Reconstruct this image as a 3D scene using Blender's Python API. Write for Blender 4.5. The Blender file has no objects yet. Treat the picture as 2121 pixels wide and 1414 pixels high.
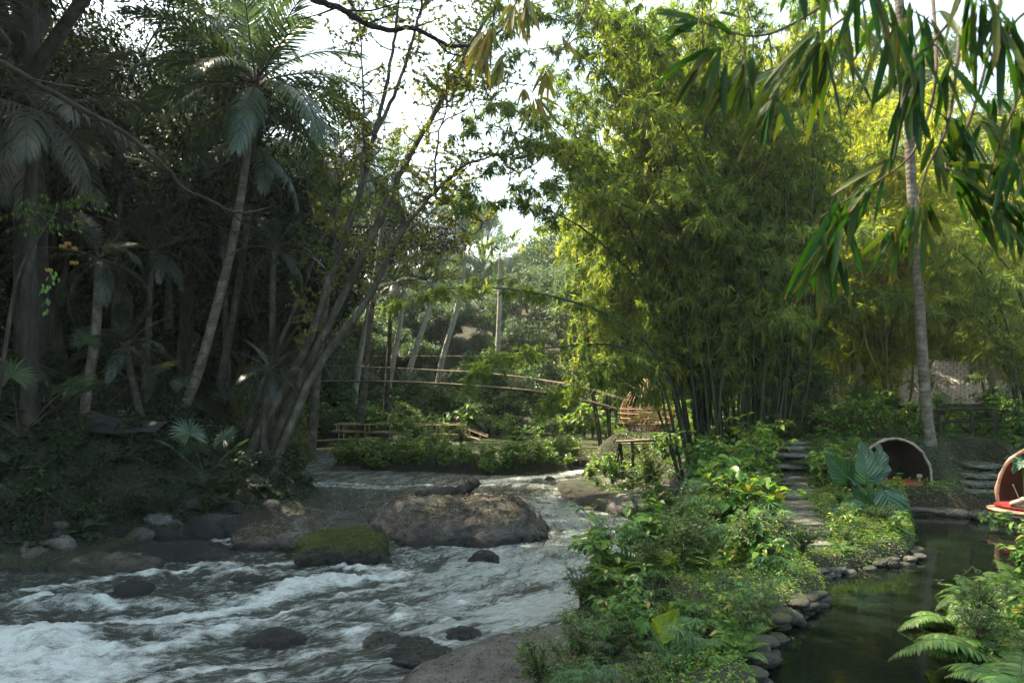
import bpy, bmesh, math, random
import numpy as np
from mathutils import Vector, Matrix, Euler
SEED = 11; EXPOSURE = 2.3
rng = np.random.default_rng(SEED); random.seed(SEED)
scene = bpy.context.scene
COL = scene.collection
PI = math.pi
# ---------------------------------------------------------------- camera geometry
F = 1664.0; CX = 1060.5; HY = 790.0; CAMZ = 4.0
def P(px, py, d):
    return np.array([(px-CX)/F*d, d, CAMZ-(py-HY)/F*d])
def G(px, py, z=0.0):
    d = (CAMZ-z)*F/(py-HY)
    return np.array([(px-CX)/F*d, d, z])
# ---------------------------------------------------------------- noise
_perm = np.random.default_rng(5).permutation(512)
_perm = np.concatenate([_perm]*4)
_g3 = np.random.default_rng(6).normal(size=(512,3)); _g3 /= np.linalg.norm(_g3,axis=1)[:,None]
def perlin3(x,y,z):
    x,y,z = np.broadcast_arrays(np.asarray(x,float),np.asarray(y,float),np.asarray(z,float))
    xi=np.floor(x).astype(int); yi=np.floor(y).astype(int); zi=np.floor(z).astype(int)
    xf=x-xi; yf=y-yi; zf=z-zi
    u=xf*xf*xf*(xf*(xf*6-15)+10); v=yf*yf*yf*(yf*(yf*6-15)+10); w=zf*zf*zf*(zf*(zf*6-15)+10)
    def g(i,j,k):
        h=_perm[(_perm[(_perm[(xi+i)&511]+yi+j)&511]+zi+k)&511]
        gg=_g3[h]
        return gg[...,0]*(xf-i)+gg[...,1]*(yf-j)+gg[...,2]*(zf-k)
    def L(a,b,t): return a+(b-a)*t
    return L(L(L(g(0,0,0),g(1,0,0),u),L(g(0,1,0),g(1,1,0),u),v),
             L(L(g(0,0,1),g(1,0,1),u),L(g(0,1,1),g(1,1,1),u),v),w)*1.4
def fbm(x,y,z=0.0,oct=4,gain=.5):
    s=0;a=1;f=1
    for i in range(oct):
        s=s+a*perlin3(np.asarray(x)*f+i*17.3,np.asarray(y)*f+i*9.1,np.asarray(z)*f+i*3.7); a*=gain; f*=2.03
    return s
def sst(a,b,x):
    t=np.clip((np.asarray(x,float)-a)/(b-a),0,1); return t*t*(3-2*t)
def nrm(v):
    v=np.asarray(v,float); return v/np.maximum(np.linalg.norm(v,axis=-1,keepdims=True),1e-9)
def sdf(poly,x,y):
    x=np.asarray(x,float); y=np.asarray(y,float); sh=x.shape; x=x.ravel(); y=y.ravel()
    p=np.asarray(poly,float); q=np.roll(p,-1,0)
    dmin=np.full(x.shape,1e9); ins=np.zeros(x.shape,bool)
    for a,b in zip(p,q):
        ex,ey=b-a; wx=x-a[0]; wy=y-a[1]
        t=np.clip((wx*ex+wy*ey)/(ex*ex+ey*ey+1e-12),0,1)
        dmin=np.minimum(dmin,(wx-ex*t)**2+(wy-ey*t)**2)
        c=((a[1]<=y)&(b[1]>y))|((b[1]<=y)&(a[1]>y))
        if abs(ey)>1e-12:
            ins^=c&(x<a[0]+(y-a[1])/ey*ex)
    d=np.sqrt(dmin); d[ins]*=-1
    return d.reshape(sh)
def catmull(pts,n=8):
    p=np.asarray(pts,float); out=[]
    e=np.vstack([2*p[0]-p[1],p,2*p[-1]-p[-2]])
    for i in range(1,len(e)-2):
        a,b,c,d=e[i-1],e[i],e[i+1],e[i+2]
        for k in range(n):
            t=k/n
            out.append(.5*((2*b)+(c-a)*t+(2*a-5*b+4*c-d)*t*t+(-a+3*b-3*c+d)*t**3))
    out.append(p[-1]); return np.array(out)
# ---------------------------------------------------------------- mesh builder
class MB:
    def __init__(s): s.V=[]; s.F=[]; s.M=[]; s.R=[]; s.U=[]; s.n=0
    def add(s,v,f,mi=0,rnd=None,uv=None):
        v=np.asarray(v,float).reshape(-1,3); f=np.asarray(f,int)
        if f.shape[1]==3: f=np.hstack([f,np.full((len(f),1),-1)])
        s.V.append(v); ff=f.copy(); ff[ff>=0]+=s.n; s.F.append(ff); s.n+=len(v)
        s.M.append(np.full(len(f),mi)); s.R.append(np.broadcast_to(.5 if rnd is None else rnd,(len(f),)).astype(float))
        s.U.append(np.zeros((len(v),2)) if uv is None else np.asarray(uv,float))
    def tube(s,pts,rad,sides=6,mi=0,cap=True,rnd=None):
        p=np.asarray(pts,float); n=len(p)
        r=np.broadcast_to(np.asarray(rad,float),(n,))
        t=nrm(np.gradient(p,axis=0)); a=np.array([0,0,1.]) if abs(t[0][2])<.9 else np.array([1.,0,0])
        u=nrm(np.cross(t[0],a)); ang=np.arange(sides)*2*PI/sides; ca=np.cos(ang)[:,None]; sa=np.sin(ang)[:,None]
        V=np.empty((n,sides,3))
        for i in range(n):
            u=u-t[i]*np.dot(u,t[i]); u=u/max(np.linalg.norm(u),1e-9); w=np.cross(t[i],u)
            V[i]=p[i]+r[i]*(ca*u+sa*w)
        i=np.arange(n-1)[:,None]; j=np.arange(sides)[None]; j2=(j+1)%sides
        f=np.stack([i*sides+j,i*sides+j2,(i+1)*sides+j2,(i+1)*sides+j],-1).reshape(-1,4)
        uv=np.stack(np.broadcast_arrays(np.arange(sides)[None]/sides,np.linspace(0,1,n)[:,None]),-1).reshape(-1,2)
        s.add(V.reshape(-1,3),f,mi,rnd,uv)
        if cap:
            for k,rev in ((0,True),(n-1,False)):
                c=np.vstack([V[k],p[k][None]]); idx=np.arange(sides); f=np.stack([idx,(idx+1)%sides,np.full(sides,sides)],1)
                if rev: f=f[:,::-1]
                s.add(c,f,mi,rnd)
    def leaves(s,Pn,D,N,L,W,mi=0,mid=.42,fold=.12,droop=.1,rnd=None):
        Pn=np.asarray(Pn,float); n=len(Pn); D=nrm(D); S=nrm(np.cross(D,N)); N=np.cross(S,D)
        L=np.broadcast_to(L,(n,))[:,None]; W=np.broadcast_to(W,(n,))[:,None]
        z=np.array([0,0,1.])
        m=Pn+D*L*mid-z*L*droop*.2
        V=np.stack([Pn,m+S*W/2+N*W*fold,Pn+D*L-z*L*droop,m-S*W/2+N*W*fold],1).reshape(-1,3)
        f=np.arange(4*n).reshape(-1,4)
        uv=np.tile(np.array([[.5,0],[1,.45],[.5,1],[0,.45]]),(n,1))
        if rnd is None: rnd=rng.random(n)
        s.add(V,f,mi,rnd,uv)
    def blade(s,p,d,nv,L,W,mi=0,segs=6,droop=.3,prof=None,fold=.1,rnd=None,twist=0.):
        d=nrm(d); t=np.linspace(0,1,segs+1); pts=[np.asarray(p,float)]; dd=d.copy()
        dirs=[d]
        for k in range(segs):
            dd=nrm(dd+np.array([0,0,-1.])*droop/segs); pts.append(pts[-1]+dd*L/segs); dirs.append(dd)
        pts=np.array(pts); dirs=np.array(dirs)
        if prof is None: w=np.sin(PI*np.clip(t,0,1)**.8)**.75; w[0]=.06
        else: w=np.interp(t,*prof)
        S=nrm(np.cross(dirs,np.asarray(nv,float))); NN=np.cross(S,dirs)
        if twist:
            a=(t*twist)[:,None]; S,NN=S*np.cos(a)+NN*np.sin(a),NN*np.cos(a)-S*np.sin(a)
        w=w[:,None]*W/2
        V=np.stack([pts-S*w+NN*w*fold*2,pts,pts+S*w+NN*w*fold*2],1).reshape(-1,3)
        f=[]
        for k in range(segs):
            b=k*3; f+= [[b,b+1,b+4,b+3],[b+1,b+2,b+5,b+4]]
        uv=np.stack([np.tile([0,.5,1.],segs+1),np.repeat(t,3)],1)
        s.add(V,f,mi,rng.random() if rnd is None else rnd,uv)
    def box(s,c,h,R=None,mi=0,rnd=None,jit=0.):
        v=np.array([[x,y,z] for x in(-1,1) for y in(-1,1) for z in(-1,1)],float)*np.asarray(h)
        if jit: v=v+rng.normal(size=v.shape)*jit
        if R is not None: v=v@np.asarray(R).T
        v=v+np.asarray(c)
        s.add(v,[[0,1,3,2],[4,6,7,5],[0,4,5,1],[2,3,7,6],[0,2,6,4],[1,5,7,3]],mi,rnd)
    def mesh(s,name,mats,smooth=False):
        me=bpy.data.meshes.new(name)
        V=np.concatenate(s.V); Fq=np.concatenate(s.F); M=np.concatenate(s.M); R=np.concatenate(s.R); U=np.concatenate(s.U)
        tot=np.where(Fq[:,3]<0,3,4); start=np.concatenate([[0],np.cumsum(tot)[:-1]])
        loops=Fq[Fq>=0]
        me.vertices.add(len(V)); me.vertices.foreach_set('co',V.astype(np.float32).ravel())
        me.loops.add(len(loops)); me.loops.foreach_set('vertex_index',loops.astype(np.int32))
        me.polygons.add(len(Fq)); me.polygons.foreach_set('loop_start',start.astype(np.int32))
        me.polygons.foreach_set('loop_total',tot.astype(np.int32))
        for m in (mats if isinstance(mats,(list,tuple)) else [mats]): me.materials.append(m)
        me.polygons.foreach_set('material_index',M.astype(np.int32))
        me.polygons.foreach_set('use_smooth',np.full(len(Fq),bool(smooth)))
        a=me.attributes.new('rnd','FLOAT','FACE'); a.data.foreach_set('value',R.astype(np.float32))
        uvl=me.uv_layers.new(name='UVMap'); uvl.data.foreach_set('uv',U[loops].astype(np.float32).ravel())
        me.update(); me.validate()
        return me
    def obj(s,name,mats,parent=None,smooth=False,loc=None):
        return link(name,s.mesh(name,mats,smooth),parent,loc)
def link(name,me,parent=None,loc=None,rot=None,sc=None):
    o=bpy.data.objects.new(name,me); COL.objects.link(o)
    if parent is not None: o.parent=parent
    if loc is not None: o.location=[float(v) for v in loc]
    if rot is not None: o.rotation_euler=rot
    if sc is not None: o.scale=(sc,sc,sc) if np.isscalar(sc) else sc
    return o
def tag(o,label=None,cat=None,group=None,kind=None):
    if label: o['label']=label
    if cat: o['category']=cat
    if group: o['group']=group
    if kind: o['kind']=kind
    return o
def thing(name,label,cat,loc=(0,0,0),rotz=0,group=None,sc=1.0):
    o=bpy.data.objects.new(name,None); COL.objects.link(o); o.location=[float(v) for v in loc]; o.rotation_euler=(0,0,rotz); o.scale=(sc,)*3
    o.empty_display_size=.2
    return tag(o,label,cat,group)
# ---------------------------------------------------------------- materials
def newmat(name):
    m=bpy.data.materials.new(name); m.use_nodes=True; nt=m.node_tree; nt.nodes.clear()
    out=nt.nodes.new('ShaderNodeOutputMaterial'); return m,nt,out
def N(nt,t,**kw):
    n=nt.nodes.new(t)
    for k,v in kw.items():
        if k in n.inputs: n.inputs[k].default_value=v
        else: setattr(n,k,v)
    return n
def ramp(nt,fac,stops):
    r=nt.nodes.new('ShaderNodeValToRGB'); e=r.color_ramp.elements
    while len(e)<len(stops): e.new(.5)
    for el,(p,c) in zip(e,stops):
        el.position=p; el.color=(*c,1) if len(c)==3 else c
    nt.links.new(fac,r.inputs[0]); return r
def mixc(nt,f,a,b,mode='MIX'):
    m=nt.nodes.new('ShaderNodeMix'); m.data_type='RGBA'; m.blend_type=mode
    for i,v in ((0,f),(6,a),(7,b)):
        if isinstance(v,bpy.types.NodeSocket): nt.links.new(v,m.inputs[i])
        else: m.inputs[i].default_value=v if i==0 else ((*v,1) if len(v)==3 else v)
    return m.outputs[2]
def math_(nt,op,a,b=0.0,clamp=False):
    m=nt.nodes.new('ShaderNodeMath'); m.operation=op; m.use_clamp=clamp
    for i,v in ((0,a),(1,b)):
        if isinstance(v,bpy.types.NodeSocket): nt.links.new(v,m.inputs[i])
        else: m.inputs[i].default_value=v
    return m.outputs[0]
def leafmat(name,c0,c1,c2,trans=.4,rough=.45,tcol=(1.5,1.5,.6),var=.3,brown=False,spec=.4,old=None):
    m,nt,out=newmat(name); lk=nt.links.new
    at=N(nt,'ShaderNodeAttribute',attribute_name='rnd')
    rp=ramp(nt,at.outputs['Fac'],[(0,c0),(.55,c1),(1,c2)] if old is None else [(0,c0),(.5,c1),(.92,c2),(.945,old),(1,old)])
    oi=N(nt,'ShaderNodeObjectInfo')
    hs=nt.nodes.new('ShaderNodeHueSaturation'); lk(rp.outputs[0],hs.inputs['Color'])
    v=math_(nt,'MULTIPLY_ADD',oi.outputs['Random'],var); nt.nodes[-1].inputs[2].default_value=1-var/2
    lk(v,hs.inputs['Value'])
    h=math_(nt,'MULTIPLY_ADD',oi.outputs['Random'],-.03); nt.nodes[-1].inputs[2].default_value=.515
    lk(h,hs.inputs['Hue'])
    col=hs.outputs[0]
    if brown:
        uv=N(nt,'ShaderNodeUVMap'); sp=N(nt,'ShaderNodeSeparateXYZ'); lk(uv.outputs[0],sp.inputs[0])
        nz=N(nt,'ShaderNodeTexNoise',Scale=14.0,Detail=3.0)
        ed=math_(nt,'ABSOLUTE',math_(nt,'SUBTRACT',sp.outputs[0],.5))
        e2=math_(nt,'ADD',math_(nt,'MULTIPLY',ed,1.2),math_(nt,'MULTIPLY',nz.outputs[0],.9))
        e3=math_(nt,'ADD',e2,math_(nt,'MULTIPLY',math_(nt,'POWER',sp.outputs[1],12.0),.5))
        r2=ramp(nt,e3,[(.0,(0,0,0)),(.97,(0,0,0)),(1.0,(1,1,1))])
        r3=math_(nt,'MULTIPLY',r2.outputs[0],math_(nt,'GREATER_THAN',at.outputs['Fac'],.55))
        col=mixc(nt,r3,col,(.16,.075,.02))
        tip=ramp(nt,math_(nt,'ADD',sp.outputs[1],math_(nt,'MULTIPLY',nz.outputs[0],.08)),[(.0,(0,0,0)),(.95,(0,0,0)),(.99,(1,1,1))])
        col=mixc(nt,tip.outputs[0],col,(.10,.05,.02))
        st=N(nt,'ShaderNodeTexWave',Scale=9.0,Distortion=.6); st.bands_direction='X'; lk(uv.outputs[0],st.inputs['Vector'])
        col=mixc(nt,math_(nt,'MULTIPLY',st.outputs[1],.35),col,mixc(nt,.5,col,(.02,.04,.01)))
    b=N(nt,'ShaderNodeBsdfPrincipled',Roughness=rough); b.inputs['Specular IOR Level'].default_value=spec
    lk(col,b.inputs['Base Color'])
    t=N(nt,'ShaderNodeBsdfTranslucent'); lk(mixc(nt,1.0,col,tcol,'MULTIPLY'),t.inputs[0])
    mx=N(nt,'ShaderNodeMixShader'); mx.inputs[0].default_value=trans
    lk(b.outputs[0],mx.inputs[1]); lk(t.outputs[0],mx.inputs[2]); lk(mx.outputs[0],out.inputs[0])
    return m
def noisemat(name,cols,scale=4.0,rough=.85,bump=.3,bscale=None,detail=6.0,stretch=(1,1,1),rings=None,spec=.3,coord='Object',var=0.0):
    m,nt,out=newmat(name); lk=nt.links.new
    tc=N(nt,'ShaderNodeTexCoord'); mp=N(nt,'ShaderNodeMapping'); mp.inputs['Scale'].default_value=stretch
    lk(tc.outputs[coord],mp.inputs[0])
    nz=N(nt,'ShaderNodeTexNoise',Scale=scale,Detail=detail,Roughness=.65); lk(mp.outputs[0],nz.inputs['Vector'])
    k=len(cols); rp=ramp(nt,nz.outputs[0],[(.28+.44*i/(k-1),c) for i,c in enumerate(cols)])
    col=rp.outputs[0]
    b=N(nt,'ShaderNodeBsdfPrincipled',Roughness=rough); b.inputs['Specular IOR Level'].default_value=spec
    nb=N(nt,'ShaderNodeTexNoise',Scale=bscale or scale*3,Detail=8.0,Roughness=.7); lk(mp.outputs[0],nb.inputs['Vector'])
    hgt=nb.outputs[0]
    if rings:
        wv=N(nt,'ShaderNodeTexWave',Scale=rings,Distortion=3.2,Detail=4.0); wv.bands_direction='Z'; wv.inputs['Detail Scale'].default_value=2.
        lk(tc.outputs[coord],wv.inputs['Vector'])
        rr=ramp(nt,wv.outputs[1],[(0,(.74,.74,.74)),(.2,(1,1,1)),(1,(1,1,1))])
        col=mixc(nt,1.0,col,rr.outputs[0],'MULTIPLY'); hgt=math_(nt,'ADD',hgt,math_(nt,'MULTIPLY',wv.outputs[1],.22))
    if var:
        oi=N(nt,'ShaderNodeObjectInfo'); hs=nt.nodes.new('ShaderNodeHueSaturation'); lk(col,hs.inputs['Color'])
        v=math_(nt,'MULTIPLY_ADD',oi.outputs['Random'],var); nt.nodes[-1].inputs[2].default_value=1-var/2; lk(v,hs.inputs['Value']); col=hs.outputs[0]
    bp=N(nt,'ShaderNodeBump',Strength=bump,Distance=.05); lk(hgt,bp.inputs['Height'])
    lk(col,b.inputs['Base Color']); lk(bp.outputs[0],b.inputs['Normal']); lk(b.outputs[0],out.inputs[0])
    return m
def rockmat(name,cols,moss=(.04,.06,.012),moss_amt=.0,scale=1.6,wet=.18,rough=.8):
    m,nt,out=newmat(name); lk=nt.links.new
    ge=N(nt,'ShaderNodeNewGeometry'); pos=ge.outputs['Position']
    nz=N(nt,'ShaderNodeTexNoise',Scale=scale,Detail=9.0,Roughness=.68); lk(pos,nz.inputs['Vector'])
    k=len(cols); rp=ramp(nt,nz.outputs[0],[(.3+.4*i/(k-1),c) for i,c in enumerate(cols)]); col=rp.outputs[0]
    fine=N(nt,'ShaderNodeTexNoise',Scale=scale*16,Detail=4.0); lk(pos,fine.inputs['Vector'])
    fr=ramp(nt,fine.outputs[0],[(.3,(.55,.55,.55)),(.6,(1.15,1.15,1.15))]); col=mixc(nt,1.0,col,fr.outputs[0],'MULTIPLY')
    sx=N(nt,'ShaderNodeSeparateXYZ'); lk(ge.outputs['Normal'],sx.inputs[0])
    px=N(nt,'ShaderNodeSeparateXYZ'); lk(pos,px.inputs[0])
    if moss_amt>0:
        n2=N(nt,'ShaderNodeTexNoise',Scale=2.3,Detail=6.0,Roughness=.7); lk(pos,n2.inputs['Vector'])
        f=math_(nt,'ADD',math_(nt,'MULTIPLY',sx.outputs[2],.5),n2.outputs[0])
        fr2=ramp(nt,f,[(max(0,1.02-moss_amt),(0,0,0)),(min(1,1.14-moss_amt),(1,1,1))])
        col=mixc(nt,fr2.outputs[0],col,moss)
    b=N(nt,'ShaderNodeBsdfPrincipled'); b.inputs['Specular IOR Level'].default_value=.45
    nw=N(nt,'ShaderNodeTexNoise',Scale=2.0,Detail=3.0); lk(pos,nw.inputs['Vector'])
    wz=math_(nt,'ADD',px.outputs[2],math_(nt,'MULTIPLY',nw.outputs[0],-.25))
    wr=ramp(nt,math_(nt,'ADD',math_(nt,'MULTIPLY',wz,1.0),.5),[(.5+wet-.19,(1,1,1)),(.5+wet-.06,(0,0,0))])
    col=mixc(nt,wr.outputs[0],col,mixc(nt,1.0,col,(.35,.35,.35),'MULTIPLY'))
    lk(col,b.inputs['Base Color'])
    rr=math_(nt,'SUBTRACT',rough,math_(nt,'MULTIPLY',wr.outputs[0],.5)); lk(rr,b.inputs['Roughness'])
    nb=N(nt,'ShaderNodeTexNoise',Scale=scale*5,Detail=10.0,Roughness=.72); lk(pos,nb.inputs['Vector'])
    dw=N(nt,'ShaderNodeTexNoise',Scale=2.2,Detail=5.0); lk(pos,dw.inputs['Vector'])
    va=N(nt,'ShaderNodeVectorMath',operation='MULTIPLY_ADD'); lk(dw.outputs['Color'],va.inputs[0]); va.inputs[1].default_value=(.9,.9,.9); lk(pos,va.inputs[2])
    vo=N(nt,'ShaderNodeTexVoronoi',Scale=1.5,feature='DISTANCE_TO_EDGE'); lk(va.outputs[0],vo.inputs['Vector'])
    ck=ramp(nt,vo.outputs['Distance'],[(0,(0,0,0)),(.03,(1,1,1))])
    hh=math_(nt,'ADD',math_(nt,'MULTIPLY',ck.outputs[0],.35),math_(nt,'MULTIPLY',nb.outputs[0],1.3))
    bp=N(nt,'ShaderNodeBump',Strength=.9,Distance=.14); lk(hh,bp.inputs['Height']); lk(bp.outputs[0],b.inputs['Normal'])
    lk(b.outputs[0],out.inputs[0]); return m
M={}
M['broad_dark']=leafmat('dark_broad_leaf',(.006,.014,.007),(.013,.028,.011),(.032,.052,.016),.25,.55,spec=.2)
M['broad_mid']=leafmat('mid_broad_leaf',(.02,.05,.018),(.045,.10,.025),(.10,.16,.03),.35,.42)
M['shade_leaf']=leafmat('shade_leaf',(.008,.022,.009),(.016,.04,.013),(.035,.065,.02),.25,.5,spec=.25)  # undergrowth leaf with the bank's shade painted into its colour
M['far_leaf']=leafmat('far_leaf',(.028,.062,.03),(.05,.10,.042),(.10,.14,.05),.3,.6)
M['bamboo_leaf']=leafmat('bamboo_leaf',(.07,.12,.03),(.15,.20,.042),(.32,.30,.07),.58,.5,tcol=(1.36,1.5,.5))
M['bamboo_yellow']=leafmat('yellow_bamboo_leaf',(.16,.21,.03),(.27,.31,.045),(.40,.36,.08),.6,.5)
M['near_bamboo']=leafmat('near_bamboo_leaf',(.014,.042,.012),(.026,.062,.014),(.06,.085,.016),.4,.45,tcol=(1.5,1.9,.3),var=.2,brown=True,spec=.12)
M['old_bamboo']=leafmat('fading_bamboo_leaf',(.10,.13,.025),(.17,.17,.035),(.24,.17,.05),.5,.5,tcol=(1.5,1.4,.5),brown=True)
M['palm_leaf']=leafmat('palm_leaflet',(.03,.06,.035),(.055,.10,.056),(.09,.13,.065),.28,.34,spec=.6)
M['palm_shade']=leafmat('shaded_palm_leaflet',(.008,.018,.011),(.016,.032,.018),(.036,.052,.026),.28,.4,spec=.4)  # darker copy of the palm leaflet, shade painted into the colour
M['palm_dry']=leafmat('dry_palm_leaflet',(.10,.075,.04),(.16,.12,.065),(.2,.16,.09),.25,.6,tcol=(1.2,1.1,.8))
M['grey_frond']=leafmat('grey_palm_leaflet',(.038,.05,.038),(.07,.082,.06),(.13,.12,.08),.25,.5,tcol=(1.2,1.2,.8))
M['shrub_leaf']=leafmat('shrub_leaf',(.042,.12,.022),(.09,.21,.03),(.21,.29,.04),.42,.4,old=(.36,.28,.06))
M['fine_leaf']=leafmat('fine_shrub_leaf',(.022,.065,.02),(.05,.125,.026),(.12,.19,.035),.35,.45,old=(.22,.15,.05))
M['yellow_leaf']=leafmat('yellow_leaf',(.2,.11,.008),(.3,.17,.012),(.28,.2,.03),.5,.5)
M['fern_leaf']=leafmat('fern_leaf',(.035,.10,.022),(.07,.17,.03),(.16,.24,.045),.42,.5)
M['sedge_leaf']=leafmat('sedge_leaf',(.03,.09,.03),(.055,.14,.045),(.09,.2,.06),.35,.45)
M['grass']=leafmat('grass_blade',(.05,.10,.02),(.09,.16,.03),(.17,.22,.05),.4,.6)
M['moss_tuft']=leafmat('moss_tuft',(.04,.06,.012),(.08,.10,.018),(.13,.13,.03),.3,.8)
M['litter']=leafmat('dry_leaf_litter',(.035,.025,.014),(.08,.055,.032),(.17,.13,.085),.05,.8,tcol=(1,1,1))
M['sparse_leaf']=leafmat('young_leaf',(.10,.13,.03),(.18,.2,.05),(.24,.25,.07),.5,.5)
M['red_leaf']=leafmat('red_leaf',(.25,.02,.015),(.33,.03,.02),(.4,.06,.03),.4,.5,tcol=(1.3,.7,.6))
M['creeper_leaf']=leafmat('creeper_leaf',(.03,.06,.012),(.07,.10,.02),(.13,.14,.03),.35,.5)
M['bark_dark']=noisemat('dark_bark',[(.012,.010,.008),(.032,.027,.021),(.075,.068,.055)],5,.9,.7,20,stretch=(1,1,.35))
M['bark_grey']=noisemat('mottled_grey_bark',[(.025,.021,.016),(.065,.057,.043),(.17,.16,.135)],3.2,.9,.7,16,stretch=(1,1,.5))
M['bark_palm']=noisemat('ringed_palm_bark',[(.05,.044,.032),(.115,.10,.075),(.23,.215,.175)],3.5,.9,.8,14,rings=2.2)
M['bark_shade']=noisemat('dark_ringed_bark',[(.02,.018,.013),(.055,.048,.036),(.12,.11,.088)],3.5,.9,.8,14,rings=2.2)  # darker copy of the ringed palm bark, shade painted in
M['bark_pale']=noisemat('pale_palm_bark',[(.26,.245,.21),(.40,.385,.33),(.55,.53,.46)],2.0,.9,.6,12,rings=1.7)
M['culm']=noisemat('bamboo_culm',[(.008,.013,.006),(.02,.028,.013),(.055,.054,.03)],2.2,.55,.1,10,stretch=(1,1,.5),var=.9)
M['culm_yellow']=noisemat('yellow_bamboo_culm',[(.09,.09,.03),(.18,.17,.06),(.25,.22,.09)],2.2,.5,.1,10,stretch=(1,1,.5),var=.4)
M['cut_bamboo']=noisemat('cut_bamboo_pole',[(.20,.14,.07),(.38,.29,.16),(.52,.43,.27)],3,.55,.15,14,stretch=(1,1,1))
M['old_bamboo_pole']=noisemat('weathered_bamboo_pole',[(.10,.08,.05),(.2,.165,.10),(.32,.27,.18)],3,.7,.2,14)
M['red_rattan']=noisemat('reddish_rattan',[(.14,.07,.03),(.28,.15,.07),(.44,.30,.16)],3,.5,.15,14)
M['dark_rattan']=noisemat('dark_rattan',[(.02,.012,.008),(.05,.03,.02),(.10,.06,.035)],4,.6,.2,14)
M['twig']=noisemat('twig',[(.03,.022,.015),(.07,.05,.035),(.12,.09,.06)],6,.9,.3,20)
M['branch']=noisemat('mossy_branch',[(.006,.005,.004),(.016,.014,.010),(.045,.04,.028)],7,.9,.5,25)
M['rock']=rockmat('brown_boulder',[(.05,.045,.036),(.115,.10,.08),(.20,.18,.145)],(.035,.045,.012),.06)
M['mossrock']=rockmat('mossy_boulder',[(.03,.027,.022),(.06,.052,.042),(.10,.09,.07)],(.06,.075,.014),.28)
M['greyrock']=rockmat('grey_rock',[(.07,.068,.06),(.15,.145,.125),(.24,.23,.2)],(.05,.06,.02),.04)
M['darkrock']=rockmat('dark_wet_rock',[(.018,.019,.018),(.04,.042,.04),(.075,.078,.074)],(.03,.04,.015),.05,wet=.5,rough=.6)
M['ledge']=rockmat('rock_ledge',[(.075,.07,.058),(.13,.122,.10),(.21,.195,.16)],(.05,.055,.02),.0,scale=2.2)
M['flagstone']=rockmat('flagstone',[(.12,.11,.085),(.22,.205,.165),(.33,.31,.25)],(.06,.07,.025),.04,wet=-.3)
M['step_stone']=rockmat('step_stone',[(.10,.10,.085),(.17,.17,.145),(.25,.25,.21)],(.05,.06,.025),.04,wet=-.3)
M['wallstone']=rockmat('wall_stone',[(.035,.033,.026),(.075,.07,.056),(.15,.14,.115)],(.045,.055,.018),.1,wet=-.3)
M['cobble']=rockmat('smooth_cobble',[(.11,.105,.085),(.16,.15,.12),(.21,.2,.165)],(.05,.06,.03),.05,wet=-.3,scale=2.5)
# ================================================================ THE LAND
RIVER=[(-60,0),(-60,15),(-25,13.5),(-16,15.2),(-10.8,16.9),(-9.6,17.6),(-8.9,19.6),(-7.9,21.5),(-7.0,23.5),(-6.1,25.3),(-6.1,27),(-7.2,30),(-8.8,33.3),(-9.8,35.2),(-14,37.5),(-24,40),(-60,42),
 (-60,51),(-24,49.5),(-14,48.2),(-11,47.5),(-9.6,46),(-8.9,43),(-8.6,38.8),(-8.0,37.0),(-6.4,36.3),(-4,35.8),(-1.2,34.3),(1.4,34.9),(2.6,36.6),(4.3,40),(8,43.6),(16,47),(40,52),
 (40,49),(17,44.4),(9.5,41.2),(6,38),(4.2,35.8),(2.6,32.8),(1.7,31),(1.8,28.5),(2.2,25.8),(3.4,23.5),(4.6,22),(4.5,20.4),(3.4,18.4),(2.3,15.5),(.95,13.3),(-.4,12.1),(-1.3,11),(-1.9,10),(-2.5,8),(-3.0,4),(-3.2,0)]
POND=[(2.2,5),(2.55,8.4),(3.3,10.2),(4.1,11.2),(4.75,12.0),(5.0,13.1),(7.0,14.2),(7.8,15.5),(8.6,17.2),(9.6,19.4),(10.7,19.1),(10.9,18.3),(12,17.6),(16,16),(12.5,14),(9.4,13.0),(7.6,12.2),(6.0,10.9),(4.9,9),(4.3,7),(4.1,5)]
PZ=.8
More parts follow.
